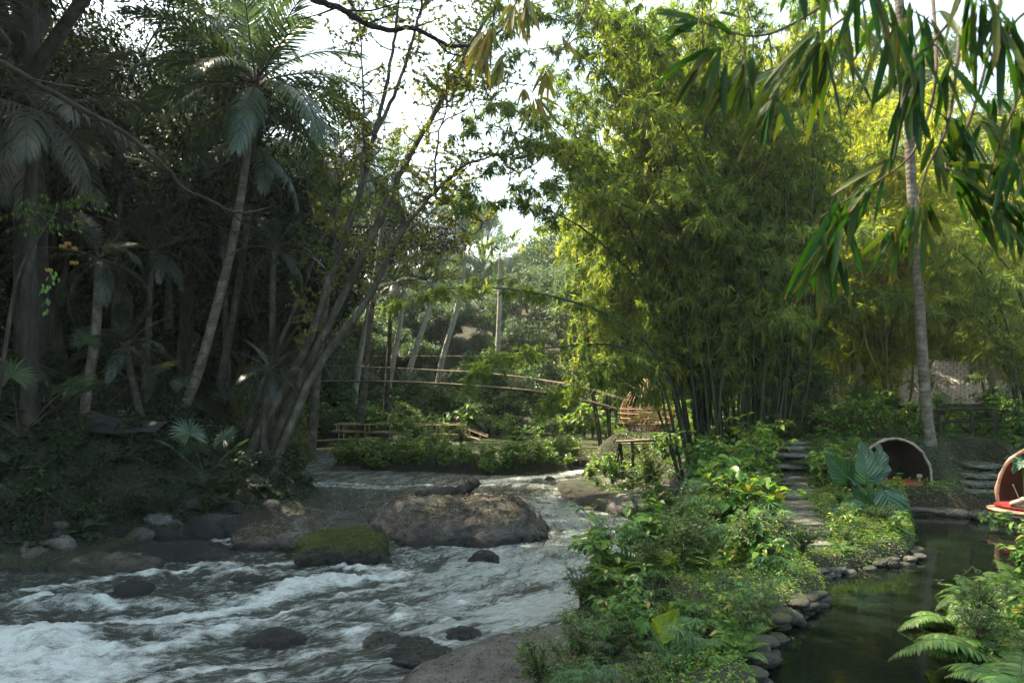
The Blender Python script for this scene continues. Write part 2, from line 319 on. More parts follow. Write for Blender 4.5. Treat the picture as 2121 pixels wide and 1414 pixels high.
def H(x,y,detail=True):
    x=np.asarray(x,float); y=np.asarray(y,float)
    sr=sdf(RIVER,x,y); sp=sdf(POND,x,y); o=np.maximum(sr,0)
    mL=sst(-4.4,-5.4,x)*(1-sst(41,45,y))
    xs=np.interp(y,[0,30,34,38,42,46,60],[-1.5,-1.5,1.8,4.6,10,15,26])
    mR=sst(-.4,.6,x-xs)
    cap=lambda v,c:c*(1-np.exp(-v/c))
    hL=.45*(1-np.exp(-o/.5))+cap(np.maximum(o-1.2,0)*.55,13)+1.6*sst(-7.5,-10,x)*sst(31.5,33,y)*sst(.2,1.2,o)
    hI=.55*(1-np.exp(-o/.35))
    hR=1.05*(1-np.exp(-o/.55))+.045*np.clip(y-13,0,26)+.75*sst(20.6,22.8,y)*sst(6.5,9,x)*(1-.75*sst(27,33,y))+6*sst(26,55,x)
    hb=15*sst(56,112,y)+14*sst(-12,-45,x)*sst(44,62,y)+8*sst(10,50,x)*sst(60,90,y)
    h=hL*mL+(1-mL)*(hR*mR+hI*(1-mR))+hb*(1-mL)
    if detail:
        amp=sst(.1,1.5,o)
        h=h+amp*(.16*fbm(x*.35,y*.35,1.0,4)+.06*fbm(x*1.7,y*1.7,4.0,3))*(1-.6*mR*sst(30,34,y))
    h=np.where(sr<0,-.7*(1-np.exp(sr/.7)),h)
    kl=sst(6.4,4.0,x)*sst(22.0,23.2,y)*sst(34.8,33,y)*mR; h=np.where(sr>0,h*(1-.88*kl),h)
    ks=sst(1.15,.75,((x-.25)**2/5.6+(y-10.4)**2/8)); h=np.where(sr>0,h*(1-.85*ks),h)
    pd=np.minimum(np.hypot((x-9.95)/1.25,(y-21.2)/1.35),np.hypot((x-11.9)/1.3,(y-17.9)/1.0)); kp=sst(1.15,.85,pd); h=np.where(kp>0,h*(1-kp)+np.minimum(h,1.0)*kp,h)
    tt=np.clip((y-19.4)/3.6,0,1); ksp=sst(1.1,.8,np.abs(x-(11.65+1.55*tt))/.75)*sst(19.0,19.3,y)*sst(23.6,23.2,y); h=np.where(ksp>0,h*(1-ksp)+np.minimum(h,.88+.85*tt)*ksp,h)
    k=sst(.22,-.28,sp); h=h*(1-k)+.1*k
    return h
def h1(x,y): return float(H(np.array([x]),np.array([y]))[0])
def axis(lo,hi,fine_lo,fine_hi,step,grow):
    a=list(np.arange(fine_lo,fine_hi+1e-6,step)); s=step; v=fine_hi
    while v<hi: s*=grow; v+=s; a.append(v)
    s=step; v=fine_lo
    while v>lo: s*=grow; v-=s; a.insert(0,v)
    return np.array(a)
gx=axis(-150,150,-14,14,.2,1.09); gy=axis(-20,260,6.5,40,.2,1.06)
X,Y=np.meshgrid(gx,gy); Z=H(X,Y)
mb=MB(); nx=len(gx); ny=len(gy)
i=np.arange(ny-1)[:,None]*nx+np.arange(nx-1)[None]
mb.add(np.stack([X,Y,Z],-1).reshape(-1,3),np.stack([i,i+1,i+nx+1,i+nx],-1).reshape(-1,4))
def groundmat():
    m,nt,out=newmat('earth_and_leaf_mould'); lk=nt.links.new
    ge=N(nt,'ShaderNodeNewGeometry'); pos=ge.outputs['Position']
    n1=N(nt,'ShaderNodeTexNoise',Scale=.9,Detail=9.0,Roughness=.7); lk(pos,n1.inputs['Vector'])
    n2=N(nt,'ShaderNodeTexVoronoi',Scale=22.0); lk(pos,n2.inputs['Vector'])
    a=ramp(nt,n1.outputs[0],[(.3,(.014,.013,.009)),(.42,(.026,.024,.015)),(.54,(.018,.028,.009)),(.62,(.024,.036,.011)),(.78,(.055,.047,.03))])
    v=ramp(nt,n2.outputs['Color'],[(.0,(.5,.5,.5)),(1,(1.35,1.2,1.0))])
    col=mixc(nt,1.0,a.outputs[0],v.outputs[0],'MULTIPLY')
    b=N(nt,'ShaderNodeBsdfPrincipled',Roughness=.95); lk(col,b.inputs['Base Color'])
    bp=N(nt,'ShaderNodeBump',Strength=.8,Distance=.06); lk(math_(nt,'ADD',n2.outputs['Distance'],n1.outputs[0]),bp.inputs['Height']); lk(bp.outputs[0],b.inputs['Normal'])
    lk(b.outputs[0],out.inputs[0]); return m
tag(mb.obj('ground',groundmat(),smooth=True),'brown earth banks and forest floor along the river','ground',kind='structure')

# ---------------------------------------------------------------- river water
FLOW=catmull([(24,48.5),(10,42.4),(4.2,38),(1.4,34),(.2,30),(.5,26),(.7,22),(-.2,18.6),(-2.6,15.6),(-6,13.6),(-10,12.2),(-16,10.8),(-26,9),(-60,6)],10)
fseg=np.concatenate([[0],np.cumsum(np.linalg.norm(np.diff(FLOW,axis=0),axis=1))]); ft=nrm(np.gradient(FLOW,axis=0)); fn=np.stack([-ft[:,1],ft[:,0]],1)
def flow_st(x,y):
    S=np.empty(x.size); T=np.empty(x.size); xf=x.ravel(); yf=y.ravel()
    for a in range(0,x.size,20000):
        px=xf[a:a+20000,None]-FLOW[None,:,0]; py=yf[a:a+20000,None]-FLOW[None,:,1]
        d=np.sqrt(px*px+py*py); w=np.exp(-(d-d.min(1,keepdims=True))/.9); w/=w.sum(1,keepdims=True)
        S[a:a+20000]=(w*(fseg+px*ft[:,0]+py*ft[:,1])).sum(1); T[a:a+20000]=(w*(px*fn[:,0]+py*fn[:,1])).sum(1)
    return S.reshape(x.shape),T.reshape(x.shape)
# white-water streaks on the river plan (image marks carried to the water plane): points, half width in metres, strength
STREAKS=[([(1205,976),(1150,985),(1090,990),(1010,998)],.55,1.0),([(1120,990),(1040,999),(960,1008),(880,1004),(800,1009),(720,1001),(640,1000)],.3,.55),
 ([(1180,1000),(1140,1030),(1125,1060)],.5,.5),([(640,1002),(720,1008),(820,1012)],.35,.55),
 ([(0,1310),(70,1330),(140,1345),(200,1372)],.42,1.1),([(-80,1340),(40,1372),(140,1400),(230,1392)],.55,1.1),([(-200,1400),(0,1420),(150,1440)],.6,1.),
 ([(70,1258),(120,1250),(180,1250),(232,1266)],.22,1.05),([(300,1238),(330,1245)],.1,.6),
 ([(830,1188),(700,1212),(600,1232),(520,1255),(430,1272),(340,1290),(240,1300),(150,1318),(60,1320)],.33,1.0),
 ([(700,1196),(640,1215),(560,1230)],.25,.9),
 ([(640,1262),(560,1285),(470,1308),(380,1335),(300,1352),(200,1372),(100,1400)],.24,.85),
 ([(610,1165),(550,1170),(490,1180),(430,1192)],.16,.75),([(320,1185),(270,1192),(215,1200),(150,1210),(40,1225)],.16,.7),
 ([(480,1120),(430,1132),(380,1140),(330,1150)],.18,.95),([(500,1110),(470,1118)],.2,1.),([(470,1165),(410,1180),(360,1185)],.16,.75),
 ([(760,1330),(640,1352),(520,1372),(400,1392),(300,1420)],.2,.65),([(560,1400),(480,1412),(400,1430)],.22,.6),
 ([(700,1168),(760,1180),(800,1178)],.22,.8),([(850,1210),(780,1222),(720,1232),(680,1245)],.14,.6),([(900,1272),(830,1272),(760,1265)],.1,.8),
 ([(1060,1250),(1000,1250),(950,1250)],.07,.45),([(940,1335),(900,1330),(860,1325)],.12,.55)]
BUMPS=[((85,1262),.55,.16),((190,1262),.5,.2),((60,1340),.9,.22),((150,1350),.7,.16),((330,1255),.5,.17),((610,1222),.55,.15),((740,1275),.7,.16),((800,1280),.6,.1),((560,1190),.4,.1),((690,1205),.45,.12),((500,1240),.5,.1),((380,1320),.5,.12),((500,1300),.5,.11),((700,1310),.5,.08),((620,1285),.5,.1),((250,1310),.6,.12),((450,1175),.4,.07),((480,1130),.4,.12)]
wx=np.arange(-17,6.01,.045); wy=axis(0,52,8.0,26,.045,1.012); wy=wy[(wy>7.5)&(wy<52)]
wx=np.concatenate([np.arange(-60,-17,.6),wx,np.arange(6.2,40,.5)])
X,Y=np.meshgrid(wx,wy)
S,T=flow_st(X,Y)
wn=perlin3(X*.5,Y*.5,3.)*.5
fr=fbm(S*.9+wn,T*2.6,.3,4); fr2=fbm(S*2.6,T*6.5,5.,3)
rap=sst(22.5,15,Y+X*.25)*.9+.12
ridge=(1-np.abs(fbm(S*.55+wn*.6,T*1.1,9.,3)))
hgt=rap*(.10*(ridge-.72)+.05*fr+.022*fr2)+.024*fbm(S*3.0,T*4.6,7.,3)+(.010+.012*sst(30,18,Y))*fbm(S*5.5,T*8.5,2.,3)
foam=np.zeros(X.shape); warp=.22*fbm(X*1.1,Y*1.1,2.,3); warpy=.16*fbm(X*1.3,Y*1.3,8.,3)
Xw=X+warp; Yw=Y+warpy
for pl,wd,st in STREAKS:
    g=np.array([G(a,b)[:2] for a,b in pl]); g=catmull(g,4)
    lo=g.min(0)-3*wd-1; hi=g.max(0)+3*wd+1
    ix=np.where((wx>lo[0])&(wx<hi[0]))[0]; iy=np.where((wy>lo[1])&(wy<hi[1]))[0]
    if not len(ix) or not len(iy): continue
    sl=np.ix_(iy,ix); xs=Xw[sl]; ys=Yw[sl]; dm=np.full(xs.shape,9e9)
    for a,b in zip(g[:-1],g[1:]):
        e=b-a; t=np.clip(((xs-a[0])*e[0]+(ys-a[1])*e[1])/(e@e+1e-9),0,1)
        dm=np.minimum(dm,np.hypot(xs-a[0]-t*e[0],ys-a[1]-t*e[1]))
    foam[sl]=np.maximum(foam[sl],st*np.exp(-(dm/wd)**2))
for (a,b),r,h in BUMPS:
    c=G(a,b)[:2]; dd=np.hypot((Xw-c[0])*.75+(Yw-c[1])*.2,(Yw-c[1])*1.5)/r
    hgt+=h*np.exp(-dd**2); foam=np.maximum(foam,.42*np.exp(-((dd-.7)/.5)**2)*(T<99))
hgt+=.05*np.clip(foam,0,1)*(.4+fbm(X*2.6,Y*2.6,1.,4))
tex=.5+.8*fr2+.55*fbm(X*4.5,Y*4.5,3.,3)
foam=np.clip(foam*1.15+.16*rap*sst(.05,.5,fr)-.05,0,1.4)*np.clip(.62+.55*tex,0.1,1.5)
hgt+=.045*np.clip(foam,0,1)*fbm(X*7,Y*7,6.,3)
foam=np.clip(foam*.95+.1*sst(.02,.25,foam)+.22*rap*sst(.35,.75,fr2+.5*fr)+.10*sst(.3,.7,fr2)*sst(-1,3,X),0,1)
mb=MB(); nx=len(wx); ny=len(wy)
i=(np.arange(ny-1)[:,None]*nx+np.arange(nx-1)[None])
near=sdf(RIVER,X,Y)<.9
keep=(near[:-1,:-1]|near[1:,1:]|near[1:,:-1]|near[:-1,1:]).ravel()
quads=np.stack([i,i+1,i+nx+1,i+nx],-1).reshape(-1,4)[keep]
used=np.unique(quads); remap=np.full(nx*ny,-1); remap[used]=np.arange(len(used))
mb.add(np.stack([X,Y,hgt],-1).reshape(-1,3)[used],remap[quads],0,None,np.stack([S*.1,T*.1],-1).reshape(-1,2)[used])
def watermat():
    m,nt,out=newmat('river_water'); lk=nt.links.new
    uv=N(nt,'ShaderNodeUVMap'); ge=N(nt,'ShaderNodeNewGeometry')
    mp=N(nt,'ShaderNodeMapping'); mp.inputs['Scale'].default_value=(10,22,1); lk(uv.outputs[0],mp.inputs[0])
    n1=N(nt,'ShaderNodeTexNoise',Scale=2.6,Detail=6.0,Roughness=.62,Distortion=.5); lk(mp.outputs[0],n1.inputs['Vector'])
    n2=N(nt,'ShaderNodeTexNoise',Scale=11.0,Detail=5.0,Roughness=.7); lk(mp.outputs[0],n2.inputs['Vector'])
    n3=N(nt,'ShaderNodeTexNoise',Scale=46.0,Detail=4.0,Roughness=.7); lk(ge.outputs['Position'],n3.inputs['Vector'])
    at=N(nt,'ShaderNodeAttribute',attribute_name='foam')
    n5=N(nt,'ShaderNodeTexNoise',Scale=2.6,Detail=7.0,Roughness=.68,Distortion=1.0); lk(uv.outputs[0],n5.inputs['Vector'])
    m5=N(nt,'ShaderNodeMapping'); m5.inputs['Scale'].default_value=(10,28,1); lk(uv.outputs[0],m5.inputs[0]); lk(m5.outputs[0],n5.inputs['Vector'])
    fm=math_(nt,'ADD',math_(nt,'ADD',math_(nt,'MULTIPLY',at.outputs['Fac'],.92),math_(nt,'MULTIPLY',math_(nt,'SUBTRACT',n5.outputs[0],.5),1.5)),math_(nt,'MULTIPLY',math_(nt,'SUBTRACT',n2.outputs[0],.5),.6))
    fm=math_(nt,'ADD',fm,math_(nt,'MULTIPLY',math_(nt,'SUBTRACT',n3.outputs[0],.5),.9))
    fr=ramp(nt,fm,[(.26,(0,0,0)),(.5,(.28,.28,.28)),(.98,(.9,.9,.9))])
    ar=N(nt,'ShaderNodeAttribute',attribute_name='aer')
    mp2=N(nt,'ShaderNodeMapping'); mp2.inputs['Scale'].default_value=(10,30,1); lk(uv.outputs[0],mp2.inputs[0])
    n4=N(nt,'ShaderNodeTexNoise',Scale=1.9,Detail=9.0,Roughness=.72,Distortion=1.6); lk(mp2.outputs[0],n4.inputs['Vector'])
    ae=ramp(nt,math_(nt,'ADD',math_(nt,'MULTIPLY',ar.outputs['Fac'],.36),math_(nt,'SUBTRACT',n4.outputs[0],.2)),[(.35,(0,0,0)),(.48,(.7,.7,.7)),(.60,(1,1,1))])
    b=N(nt,'ShaderNodeBsdfPrincipled',Roughness=.07,IOR=1.333); b.inputs['Specular IOR Level'].default_value=.5
    lk(mixc(nt,ae.outputs[0],(.030,.034,.024),(.34,.38,.345)),b.inputs['Base Color'])  # pale tone: aerated water plus silvery sky reflection painted into the base colour
    hs=math_(nt,'ADD',math_(nt,'MULTIPLY',n1.outputs[0],1.0),math_(nt,'MULTIPLY',n2.outputs[0],.35))
    bp=N(nt,'ShaderNodeBump',Strength=1.0,Distance=.16); lk(hs,bp.inputs['Height']); lk(bp.outputs[0],b.inputs['Normal'])
    f=N(nt,'ShaderNodeBsdfPrincipled',Roughness=.6); f.inputs['Base Color'].default_value=(.62,.66,.61,1)
    f.inputs['Subsurface Weight'].default_value=0
    b2=N(nt,'ShaderNodeBump',Strength=.8,Distance=.05); lk(math_(nt,'ADD',n3.outputs[0],n2.outputs[0]),b2.inputs['Height']); lk(b2.outputs[0],f.inputs['Normal'])
    mx=N(nt,'ShaderNodeMixShader'); lk(fr.outputs[0],mx.inputs[0]); lk(b.outputs[0],mx.inputs[1]); lk(f.outputs[0],mx.inputs[2]); lk(mx.outputs[0],out.inputs[0])
    return m
me=mb.mesh('river_water',watermat(),True)
a=me.attributes.new('foam','FLOAT','POINT'); a.data.foreach_set('value',foam.ravel()[used].astype(np.float32))
aer_sheen=np.clip(sst(-4.2,-.2,X+.15*(Y-20))*sst(31,24,Y)*.9+.14*sst(24,14,Y)+.45*sst(27,33,Y)+.25*fr,0,1)*np.clip(.62+.75*fbm(S*.45,T*1.5,12.,3),.1,1.25)  # mask for aeration and the painted sky sheen
a=me.attributes.new('aer','FLOAT','POINT'); a.data.foreach_set('value',aer_sheen.ravel()[used].astype(np.float32))
tag(link('river_water',me),'dark river water breaking into white rapids','river',kind='structure')
# ---------------------------------------------------------------- pond water
px_=np.arange(1.5,17,.12); py_=np.arange(4.5,20.5,.12); X,Y=np.meshgrid(px_,py_)
hp=PZ+.0025*fbm(X*2.2,Y*3.5,1.,3)
mb=MB(); nx=len(px_); ny=len(py_); i=np.arange(ny-1)[:,None]*nx+np.arange(nx-1)[None]
near=(sdf(POND,X,Y)<.35); keep=(near[:-1,:-1]&near[1:,1:]).ravel()
mb.add(np.stack([X,Y,hp],-1).reshape(-1,3),np.stack([i,i+1,i+nx+1,i+nx],-1).reshape(-1,4)[keep])
m,nt,out=newmat('still_pond_water'); b=N(nt,'ShaderNodeBsdfPrincipled',Roughness=.03,IOR=1.333); b.inputs['Base Color'].default_value=(.005,.008,.005,1); b.inputs['Specular IOR Level'].default_value=.36
nz=N(nt,'ShaderNodeTexNoise',Scale=3.0,Detail=4.0); ge=N(nt,'ShaderNodeNewGeometry'); mp=N(nt,'ShaderNodeMapping'); mp.inputs['Scale'].default_value=(1,2.2,1)
nt.links.new(ge.outputs['Position'],mp.inputs[0]); nt.links.new(mp.outputs[0],nz.inputs['Vector'])
bp=N(nt,'ShaderNodeBump',Strength=.05,Distance=.05); nt.links.new(nz.outputs[0],bp.inputs['Height']); nt.links.new(bp.outputs[0],b.inputs['Normal']); nt.links.new(b.outputs[0],out.inputs[0])
tag(mb.obj('pond_water',m,smooth=True),'dark still pond water beside the stone path','pond',kind='structure')

# ---------------------------------------------------------------- rocks
def rock_mesh(name,half,seed,mat,planes=(),npl=11,amp=.06,freq=1.4,sub=5,sharp=14.,lo=.78):
    r=np.random.default_rng(seed)
    bm=bmesh.new(); bmesh.ops.create_icosphere(bm,subdivisions=sub,radius=1.0)
    v=np.array([x.co[:] for x in bm.verts]); f=np.array([[q.index for q in p.verts] for p in bm.faces]); bm.free()
    nn=nrm(r.normal(size=(npl,3))); dd=r.uniform(lo,1.05,npl)
    if len(planes):
        nn=np.vstack([nn,nrm(np.array([p[:3] for p in planes]))]); dd=np.concatenate([dd,[p[3] for p in planes]])
    c=np.maximum(v@nn.T,1e-3); q=dd/c
    rad=np.minimum(-np.log(np.exp(-sharp*np.minimum(q,4)).sum(1)+math.exp(-sharp*1.15))/sharp,1.2)
    p=v*rad[:,None]*np.asarray(half)
    s=max(half); o=r.uniform(0,50,3)
    n1=fbm(p[:,0]*freq/s*2+o[0],p[:,1]*freq/s*2+o[1],p[:,2]*freq/s*2+o[2],6,.52)
    n2=1-np.abs(fbm(p[:,0]*freq/s*3+o[1],p[:,1]*freq/s*3+o[2],p[:,2]*freq/s*5+o[0],4))
    p=p+v*(amp*s*(n1+.5*(n2-.75)))[:,None]
    mb=MB(); mb.add(p,f); return mb.mesh(name,mat,True)
def rock(name,label,cat,c,half,seed,mat,rotz=0,group=None,**k):
    return tag(link(name,rock_mesh(name,half,seed,mat,**k),None,c,(0,0,rotz)),label,cat,group)
def surf_samples(o,n,nzmin=.6,zmin=None,r=rng):
    me=o.data; nv=len(me.vertices); V=np.empty(nv*3,np.float32); me.vertices.foreach_get('co',V); V=V.reshape(-1,3)
    Fc=np.empty(len(me.polygons)*3,np.int32); me.loops.foreach_get('vertex_index',Fc); Fc=Fc.reshape(-1,3)
    mw=Matrix.LocRotScale(o.location,o.rotation_euler,o.scale); R=np.array(mw.to_3x3()); V=V@R.T+np.array(mw.translation)
    a,b,c=V[Fc[:,0]],V[Fc[:,1]],V[Fc[:,2]]; cr=np.cross(b-a,c-a); ar=np.linalg.norm(cr,axis=1); nn=cr/np.maximum(ar[:,None],1e-9)
    w=ar*(nn[:,2]>nzmin)
    if zmin is not None: w=w*(a[:,2]>zmin)
    idx=r.choice(len(w),n,p=w/w.sum()); u=r.random((n,2)); fl=u.sum(1)>1; u[fl]=1-u[fl]
    return a[idx]+(b[idx]-a[idx])*u[:,:1]+(c[idx]-a[idx])*u[:,1:],nn[idx]
big=rock('boulder','big flat topped boulder covered with dry leaves in mid river','boulder',(-1.42,21.1,.02),(2.3,1.75,1.0),3,M['rock'],.02,planes=[(.03,-.36,1,.80),(-.05,.25,1,.95),(-.9,-.45,.3,.84),(.0,-1,.18,.93),(1,-.1,.35,.96)],npl=6,lo=.92,amp=.055,freq=2.6,sub=6,sharp=40.)
mossb=rock('boulder','square moss covered boulder between two bigger river boulders','boulder',(-3.82,18.15,.02),(1.12,.85,.62),8,M['mossrock'],.05,planes=[(0,-.2,1,.8),(-1,0,.05,.86),(1,-.1,.1,.86),(0,-1,-.05,.85),(0,1,0,.9)],npl=4,lo=1.0,amp=.08,freq=2.4,sub=6,sharp=20.)
leftb=rock('boulder','long sloping brown boulder with lichen behind the mossy boulder','boulder',(-5.62,19.8,-.05),(1.15,1.1,.78),12,M['rock'],.3,planes=[(-.35,-.1,1,.72),(.2,.3,1,.85),(-.6,-1,.1,.88)],npl=8,lo=.85,amp=.08,freq=2.4,sub=6)
for (px,py,w,h,sd,lab,mt) in [(1003,1160,.33,.22,21,'small dark stone standing in the current below the big boulder','darkrock'),
  (1020,1163,.15,.1,22,'pebble sized dark stone touching a larger dark stone in the current','darkrock'),
  (570,1330,.42,.2,23,'smooth wet black rock with water curling over it','darkrock'),(958,1316,.28,.14,24,'dark wedge of rock poking from shallow water near the slab','darkrock'),
  (793,1332,.34,.15,25,'reddish brown rock awash in sunlit rapids','rock'),(856,1338,.36,.12,26,'low dark rock beside the reddish brown rock','darkrock'),
  (868,1360,.58,.13,27,'long flat dark rock at the edge of the bare slab','darkrock'),(273,1226,.42,.2,28,'rounded dark rock alone in the dark water','darkrock'),
  (795,1168,.16,.24,29,'dark stone wedged beside the mossy boulder','darkrock'),(600,1205,.3,.15,30,'dark rock with a white wave breaking over it','darkrock'),
  (520,1200,.35,.1,31,'half drowned dark rock in front of the sloping boulder','darkrock'),(435,1108,.85,.5,32,'large dark rounded rock at the foot of the shaded bank','darkrock'),
  (390,1150,.9,.3,33,'low dark rock at the edge of the rapids under the bank','darkrock'),(320,1150,1.0,.32,34,'grey rock shelf along the shaded waterline','darkrock'),
  (215,1172,1.1,.22,36,'flat litter strewn rock shelf at the waterline','rock'),
  (62,1162,.62,.4,35,'pale angular rock on the shaded shore','rock'),(120,1158,.35,.15,38,'small pale flat rock beside the pale angular rock','rock'),
  (500,1112,.4,.2,39,'dark rock in the small side cascade','darkrock'),(330,1110,.36,.28,40,'brown rock standing in the eroded bank','greyrock'),(405,1085,.4,.2,41,'flattish dark rock on top of the bank edge','darkrock'),
  (716,1071,.55,.1,43,'long flat grey rock lying in the side channel','greyrock'),(640,1060,.5,.14,44,'flat litter covered rock by the side channel','rock'),(555,1062,.8,.2,45,'broad dark rock apron under the overgrown cliff','greyrock'),
  (1200,993,.3,.15,46,'dark stone on the lip of the pale ledge','darkrock'),(1138,993,.2,.16,47,'dark stone at the head of the white chute','darkrock'),(1180,972,.35,.22,48,'round grey stone under the short bamboo bridge','greyrock'),
  (1128,1041,.3,.04,49,'flat wet stone barely above the water near the ledge','darkrock'),(725,972,.9,.12,50,'low sand coloured rock at the tip of the island','greyrock'),
  (950,900,.9,.32,52,'pale boulder behind the island bushes','ledge'),(1160,908,.9,.3,53,'grey boulder at the far edge of the lawn','greyrock'),(1010,905,.6,.25,54,'pale boulder beside the bridge ramp','ledge')]:
    c=G(px,py); c[2]=max(0,h1(c[0],c[1])-.02) if sd in(37,40,41,42,52,53,54) else -.02
    rock('rock',lab,'rock',c,(w,w*.8,h),sd,M[mt],random.uniform(-.4,.4),group='loose river rocks',sub=5,npl=9,lo=.8,amp=.09)
rock('boulder','dark wet boulder with moss at the tip of the island','boulder',P(790,950,38)*[1,1,0]+[0,0,.2],(1.0,.9,.85),61,M['darkrock'],0,npl=9,lo=.85,amp=.06)
r5=random.Random(8)
for k in range(34):
    px=r5.uniform(-20,600); py=float(np.interp(px,[0,150,300,450,520,600],[1182,1168,1132,1100,1082,1052]))+r5.uniform(-30,4); c=G(px,py); c[2]=max(h1(c[0],c[1]),0)-.04; w=r5.uniform(.12,.42)
    rock('rock','rough small rock at the foot of the shaded bank','rock',c,(w,w*.8,w*r5.uniform(.4,.75)),800+k,M['darkrock' if k%3 else 'rock'],r5.uniform(0,3),'rough rocks along the shaded shore',sub=4,npl=9,lo=.76,amp=.09)
# rock ledges on the far side of the current
rock('rock_ledge','pale sloping rock ledge running into the current','rock ledge',(3.6,28.6,-.22),(2.3,4.2,.8),71,M['ledge'],.12,planes=[(-.3,-.05,1,.5),(-.2,-.3,1,.62)],npl=6,lo=.95,amp=.03,sub=6,sharp=22.)
rock('rock_ledge','undercut rock ledge with dark hollow above the water','rock ledge',(4.9,24.9,.1),(2.0,1.5,.95),72,M['ledge'],-.1,planes=[(-.45,.05,1,.62),(0,-1,-.75,.62),(-.7,-1,.9,.8)],npl=7,lo=.9,amp=.055,sub=6,sharp=20.)
rock('rock_ledge','wet black rock face under the bamboo clump','rock ledge',(6.0,23.7,.3),(1.5,1.4,.95),73,M['darkrock'],.2,planes=[(-.2,-.8,.6,.8)],npl=9,lo=.85,amp=.07,sub=6)
rock('rock_slab','bare grey rock slab sloping into the near water','rock slab',(.6,10.4,-.12),(1.75,2.45,.62),74,M['ledge'],-.62,planes=[(-.12,.02,1,.72),(-.6,.3,1,1.0)],npl=6,lo=.97,amp=.035,freq=2.2,sub=6,sharp=22.)
# dry leaves on the boulders and the shore
lp=[];ln=[]
for o,n in ((big,4600),(leftb,1800)):
    p,nn_=surf_samples(o,n,.8,.16); k=fbm(p[:,0]*1.1,p[:,1]*1.1,3.)>-.3; lp.append(p[k]);ln.append(nn_[k])
sx=rng.uniform(-14,-5.6,9000); sy=rng.uniform(16.5,34,9000); k=(sdf(RIVER,sx,sy)>.15)&(sdf(RIVER,sx,sy)<3.2); sx=sx[k];sy=sy[k]
lp.append(np.stack([sx,sy,H(sx,sy)+.02],1)); ln.append(np.tile([0,0,1.],(len(sx),1)))
slabo=bpy.data.objects['rock_slab']; p,nn_=surf_samples(slabo,900,.7,.1); lp.append(p); ln.append(nn_)
p=np.concatenate(lp); nn_=nrm(np.concatenate(ln)+.35*rng.normal(size=p.shape)); d=np.cross(nn_,rng.normal(size=p.shape))
mb=MB(); mb.leaves(p+nn_*.012,d,nn_,rng.uniform(.05,.13,len(p)),rng.uniform(.018,.04,len(p)),droop=0,fold=.25)
tag(mb.obj('leaf_litter',M['litter']),'dry brown bamboo leaves littering the boulders and shore','leaf litter',kind='stuff')
# driftwood on the big boulder
pts=np.array([(-2.95,21.7,.80),(-2.4,21.7,.93),(-1.8,21.8,.98),(-1.35,21.9,1.06),(-1.1,21.95,1.19),(-1.02,21.95,1.36)]); pts=catmull(pts,5)
mb=MB(); r_=np.interp(np.linspace(0,1,len(pts)),[0,.2,.7,.9,1],[.10,.16,.15,.2,.13])*(1+.12*rng.normal(size=len(pts))); mb.tube(pts,r_,9)
tag(mb.obj('driftwood_log',M['bark_dark'],smooth=True),'dark driftwood log with a raised knob lying on the big boulder','log')
# ================================================================ PLANT BUILDERS
UP=np.array([0,0,1.])
def rdir(n,zlo=-1,zhi=1):
    z=rng.uniform(zlo,zhi,n); a=rng.uniform(0,2*PI,n); q=np.sqrt(1-z*z); return np.stack([q*np.cos(a),q*np.sin(a),z],1)
def upn(n,s=.5): return nrm(np.array([0,0,1.])+s*rng.normal(size=(n,3)))
# ---- broadleaf trees: trunk with limbs (one mesh), crown of leaf clumps (one mesh)
def grow(mb,p,d,L,r,depth,tips,bend=.25,kids=(3,4),up=.12,sides=7):
    n=5; pts=[p]; dd=d
    for k in range(n):
        dd=nrm(dd+bend*.45*rng.normal(size=3)+up*UP*.5); pts.append(pts[-1]+dd*L/n)
    rr=np.linspace(r,r*.55,n+1); mb.tube(pts,rr,max(4,sides),cap=False)
    if depth==0: tips.append((pts[-1],dd)); tips.append((pts[-3],dd)); return
    for _ in range(random.randint(*kids)):
        t=random.choice([n,n,n-1,n-2]); e=nrm(dd+.85*rng.normal(size=3)*np.array([1,1,.6])+up*UP)
        grow(mb,pts[t],e,L*random.uniform(.6,.85),r*.55*random.uniform(.7,1),depth-1,tips,bend,kids,up,sides-1)
def broad_tree(h,spread,nleaf,leafL,ratio,leafmat_,barkmat,seed,lean=(0,0),base=.35,depth=2):
    global rng
    keep=rng; rng=np.random.default_rng(seed); random.seed(seed)
    tk=MB(); tips=[]; ph=h*base
    trunk=catmull([(0,0,-.8),(0,0,0),(lean[0]*.4,lean[1]*.4,ph*.5),(lean[0],lean[1],ph)],5)
    r0=h*.017; tk.tube(trunk,np.linspace(r0*1.3,r0*.75,len(trunk)),9)
    for k in range(6):
        a=k*1.05+random.random(); e=nrm([math.cos(a)*spread*.9,math.sin(a)*spread*.9,.65+.5*random.random()])
        grow(tk,trunk[-1-(k%3)],e,h*.27,r0*.5,depth,tips,.3,(2,3),.16)
    for k in range(2): grow(tk,trunk[-1],nrm([.3*rng.normal(),.3*rng.normal(),1]),h*.3,r0*.55,depth,tips,.25,(2,3),.2)
    T=np.array([t[0] for t in tips]); 
    cr=MB(); w=rng.uniform(.3,1.3,len(T)); idx=rng.choice(len(T),nleaf,p=w/w.sum())
    off=rdir(nleaf)*rng.random(nleaf)[:,None]**.45*np.array([h*.085,h*.085,h*.05])
    Pn=T[idx]+off; D=nrm(off+rng.normal(size=off.shape)*h*.03+np.array([0,0,-h*.02]))
    cr.leaves(Pn,D,upn(nleaf,.6),leafL*rng.uniform(.6,1.25,nleaf),leafL*ratio*rng.uniform(.7,1.2,nleaf),droop=.15)
    rng=keep
    return tk.mesh('trunk',barkmat,True),cr.mesh('crown',leafmat_)
